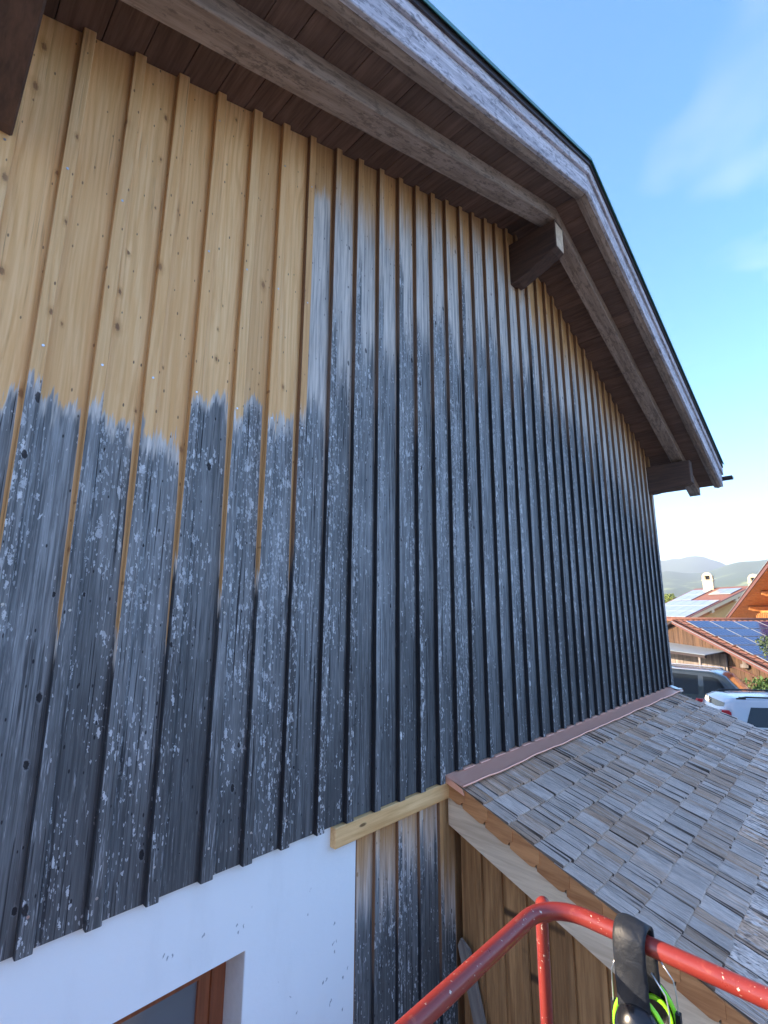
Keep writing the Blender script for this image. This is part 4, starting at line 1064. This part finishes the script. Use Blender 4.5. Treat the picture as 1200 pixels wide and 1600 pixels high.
for (s0, s1, t0, t1) in ((0.25, FL-0.4, 2.65, 5.55), (3.5, FL-0.4, 0.5, 2.55), (0.5, 2.8, 0.5, 1.55)):
    ns, nt_ = max(1, round((s1-s0)/1.05)), max(1, round((t1-t0)/1.0))
    for i in range(ns):
        for j in range(nt_):
            ds, dt = (s1-s0)/ns, (t1-t0)/nt_
            Fbox('solar_panel', s0+ds*i+0.02, s0+ds*(i+1)-0.02, t0+dt*j+0.02, t0+dt*(j+1)-0.02, 0.05, 0.085, ALU)
Fbox('verge_board', -0.05, 0, 0, FB, -0.26, 0.01, CREAMP); Fbox('verge_board', -0.05, 0, -FB, 0, -0.26, 0.01, CREAMP)
Fbox('verge_tile', -0.08, 0.10, 0, FB, 0.012, 0.05, DARKRED)
bm = new(); prof = [(-4.9, 0), (4.9, 0), (4.9, 5.57-FS*4.9-0.14), (0, 5.43), (-4.9, 5.57-FS*4.9-0.14)]
prism(bm, prof, lambda t_, z: Vector(((FN+FW*0.8+FP*t_).x, (FN+FW*0.8+FP*t_).y, z)), lambda t_, z: Vector(((FN+FW*(FL-.4)+FP*t_).x, (FN+FW*(FL-.4)+FP*t_).y, z)))
Fo('wall', bm, YELLOWP)
Fbox('rafter', 0.30, 0.45, 0.2, FB-.2, -0.55, -0.35, ORANGEW)
for tq in (1.4, 3.4, 5.0):
    Fbox('purlin', 0.0, 0.79, tq, tq+0.22, -0.48, -0.15, CREAMP)
def chimney(s_, t_, h):
    q = fp(s_, t_, 0); w_ = 0.36
    bm = new(); box(bm, q.x-w_, q.x+w_, q.y-w_, q.y+w_, q.z-0.3, q.z+h)
    box(bm, q.x-w_-.05, q.x+w_+.05, q.y-w_-.05, q.y+w_+.05, q.z+h+0.001, q.z+h+0.08)
    ch = Fo('chimney', bm, CREAMP)
    bm = new()
    for sx in (-1, 1):
        for sy in (-1, 1): box(bm, q.x+sx*(w_-.08)-.08, q.x+sx*(w_-.08)+.08, q.y+sy*(w_-.08)-.08, q.y+sy*(w_-.08)+.08, q.z+h+0.081, q.z+h+0.42)
    prof = [(-w_, 0.42), (-w_*0.6, 0.62), (0, 0.70), (w_*0.6, 0.62), (w_, 0.42)]
    prism(bm, prof, lambda u, z: (q.x-w_, q.y+u, q.z+h+z), lambda u, z: (q.x+w_, q.y+u, q.z+h+z))
    obj('chimney_hood', bm, CREAMP, ch)
    bm = new(); box(bm, q.x-.16, q.x+.16, q.y-.16, q.y+.16, q.z+h+0.081, q.z+h+0.41); obj('flue', bm, BLACKPL, ch)
chimney(4.1, 0.35, 0.72); chimney(0.45, -0.5, 0.42)

# ------------------------------------------------------------------ timber gable house at the right
GA = Vector((40.76, 4.54, 3.11)); GB = Vector((31.56, 0.94, 6.03)); GD = (GB-GA); GH = Vector((GD.x, GD.y, 0)); GL = GH.length; GH.normalize(); GS = GD.z/GL
GN = Vector((-GH.y, GH.x, 0)); GN = GN if GN.y > 0 else -GN      # faces the viewer's left
gab = thing('timber_gable_house', 'house with a warm orange timber gable and wide eaves at the right edge', 'house', (GB.x, GB.y, 0))
def gp(u, n_, h): return GA + GH*u + GN*(-n_) + Vector((0, 0, GS*u + h))
def Go(name, bm, mat): return obj(name, bm, mat, gab, (-GB.x, -GB.y, 0))
def Gbox(name, u0, u1, n0, n1, h0, h1, mat):
    bm = new(); hexa(bm, [gp(u0,n0,h0), gp(u1,n0,h0), gp(u1,n1,h0), gp(u0,n1,h0), gp(u0,n0,h1), gp(u1,n0,h1), gp(u1,n1,h1), gp(u0,n1,h1)]); return Go(name, bm, mat)
GU = GL+2.5
Gbox('roof', -0.2, GU, 0.06, 9, 0.0, 0.16, TILE); Gbox('barge_board', -0.25, GU, 0.0, 0.05, -0.05, 0.14, DARKRED); Gbox('verge_sheet', -0.25, GU, -0.05, 0.3, 0.165, 0.19, ALU)
u = 0
while u < GU-0.3:
    Gbox('soffit_plank', u+0.01, u+0.38, 0.06, 2.4, -0.03-0.006*rl.random(), -0.002, ORANGEW); u += 0.4
for uq in (3.1, 6.0, 8.6):
    bm = new(); z_ = gp(uq, 0, 0).z-0.06
    prof = [(0.55, z_), (0.55, z_-0.16), (0.75, z_-0.26), (2.6, z_-0.30), (2.6, z_)]
    prism(bm, prof, lambda n_, z: Vector(((GA+GH*uq-GN*n_).x, (GA+GH*uq-GN*n_).y, z)), lambda n_, z: Vector(((GA+GH*(uq+.24)-GN*n_).x, (GA+GH*(uq+.24)-GN*n_).y, z)))
    Go('purlin', bm, ORANGEW)
bm = new(); prof = [(1.6, 0), (GU, 0), (GU, 3.11+GS*GU-0.04), (1.6, 3.11+GS*1.6-0.04)]
prism(bm, prof, lambda u_, z: Vector(((GA+GH*u_-GN*2.4).x, (GA+GH*u_-GN*2.4).y, z)), lambda u_, z: Vector(((GA+GH*u_-GN*8.6).x, (GA+GH*u_-GN*8.6).y, z)))
Go('wall', bm, ORANGEW)
for (u0, u1, z0, z1, nm) in ((2.2, GU-.3, 2.95, 3.12, 'balcony_beam'), (2.2, GU-.3, 3.62, 3.74, 'handrail')):
    bm = new(); q0, q1 = GA+GH*u0-GN*1.1, GA+GH*u1-GN*1.1; q2, q3 = GA+GH*u1-GN*(1.2 if nm == 'handrail' else 2.39), GA+GH*u0-GN*(1.2 if nm == 'handrail' else 2.39)
    hexa(bm, [(q.x, q.y, z0) for q in (q0, q1, q2, q3)] + [(q.x, q.y, z1) for q in (q0, q1, q2, q3)]); Go(nm, bm, ORANGEW)
u = 2.3
while u < GU-0.4:
    bm = new(); q = GA+GH*u-GN*1.14; box(bm, q.x-.05, q.x+.05, q.y-.03, q.y+.03, 3.121, 3.619); Go('baluster', bm, ORANGEW); u += 0.35
bm = new(); q = GA+GH*(GL-1.6)-GN*2.37; e0 = GH*0.5
hexa(bm, [tuple((q+e0*sx+GN*sn)[:2])+(z,) for z in (3.15, 4.15) for sx, sn in ((-1, 0), (1, 0), (1, .04), (-1, .04))])
Go('window', bm, CARGLASS)

# ------------------------------------------------------------------ morning haze
bm = new(); box(bm, -3100, 3100, -3100, 3100, -1.5, 245)
hk = NT('thin_air'); 
for n in list(hk.n):
    if n.type == 'BSDF_PRINCIPLED': hk.n.remove(n)
pv = hk.n.new('ShaderNodeVolumePrincipled'); pv.inputs['Color'].default_value = (0.80, 0.88, 0.96, 1); pv.inputs['Density'].default_value = 0.00045
pv.inputs['Anisotropy'].default_value = 0.2
hk.l.new(pv.outputs[0], hk.out.inputs['Volume'])
obj('haze', bm, hk.m, kind='stuff')
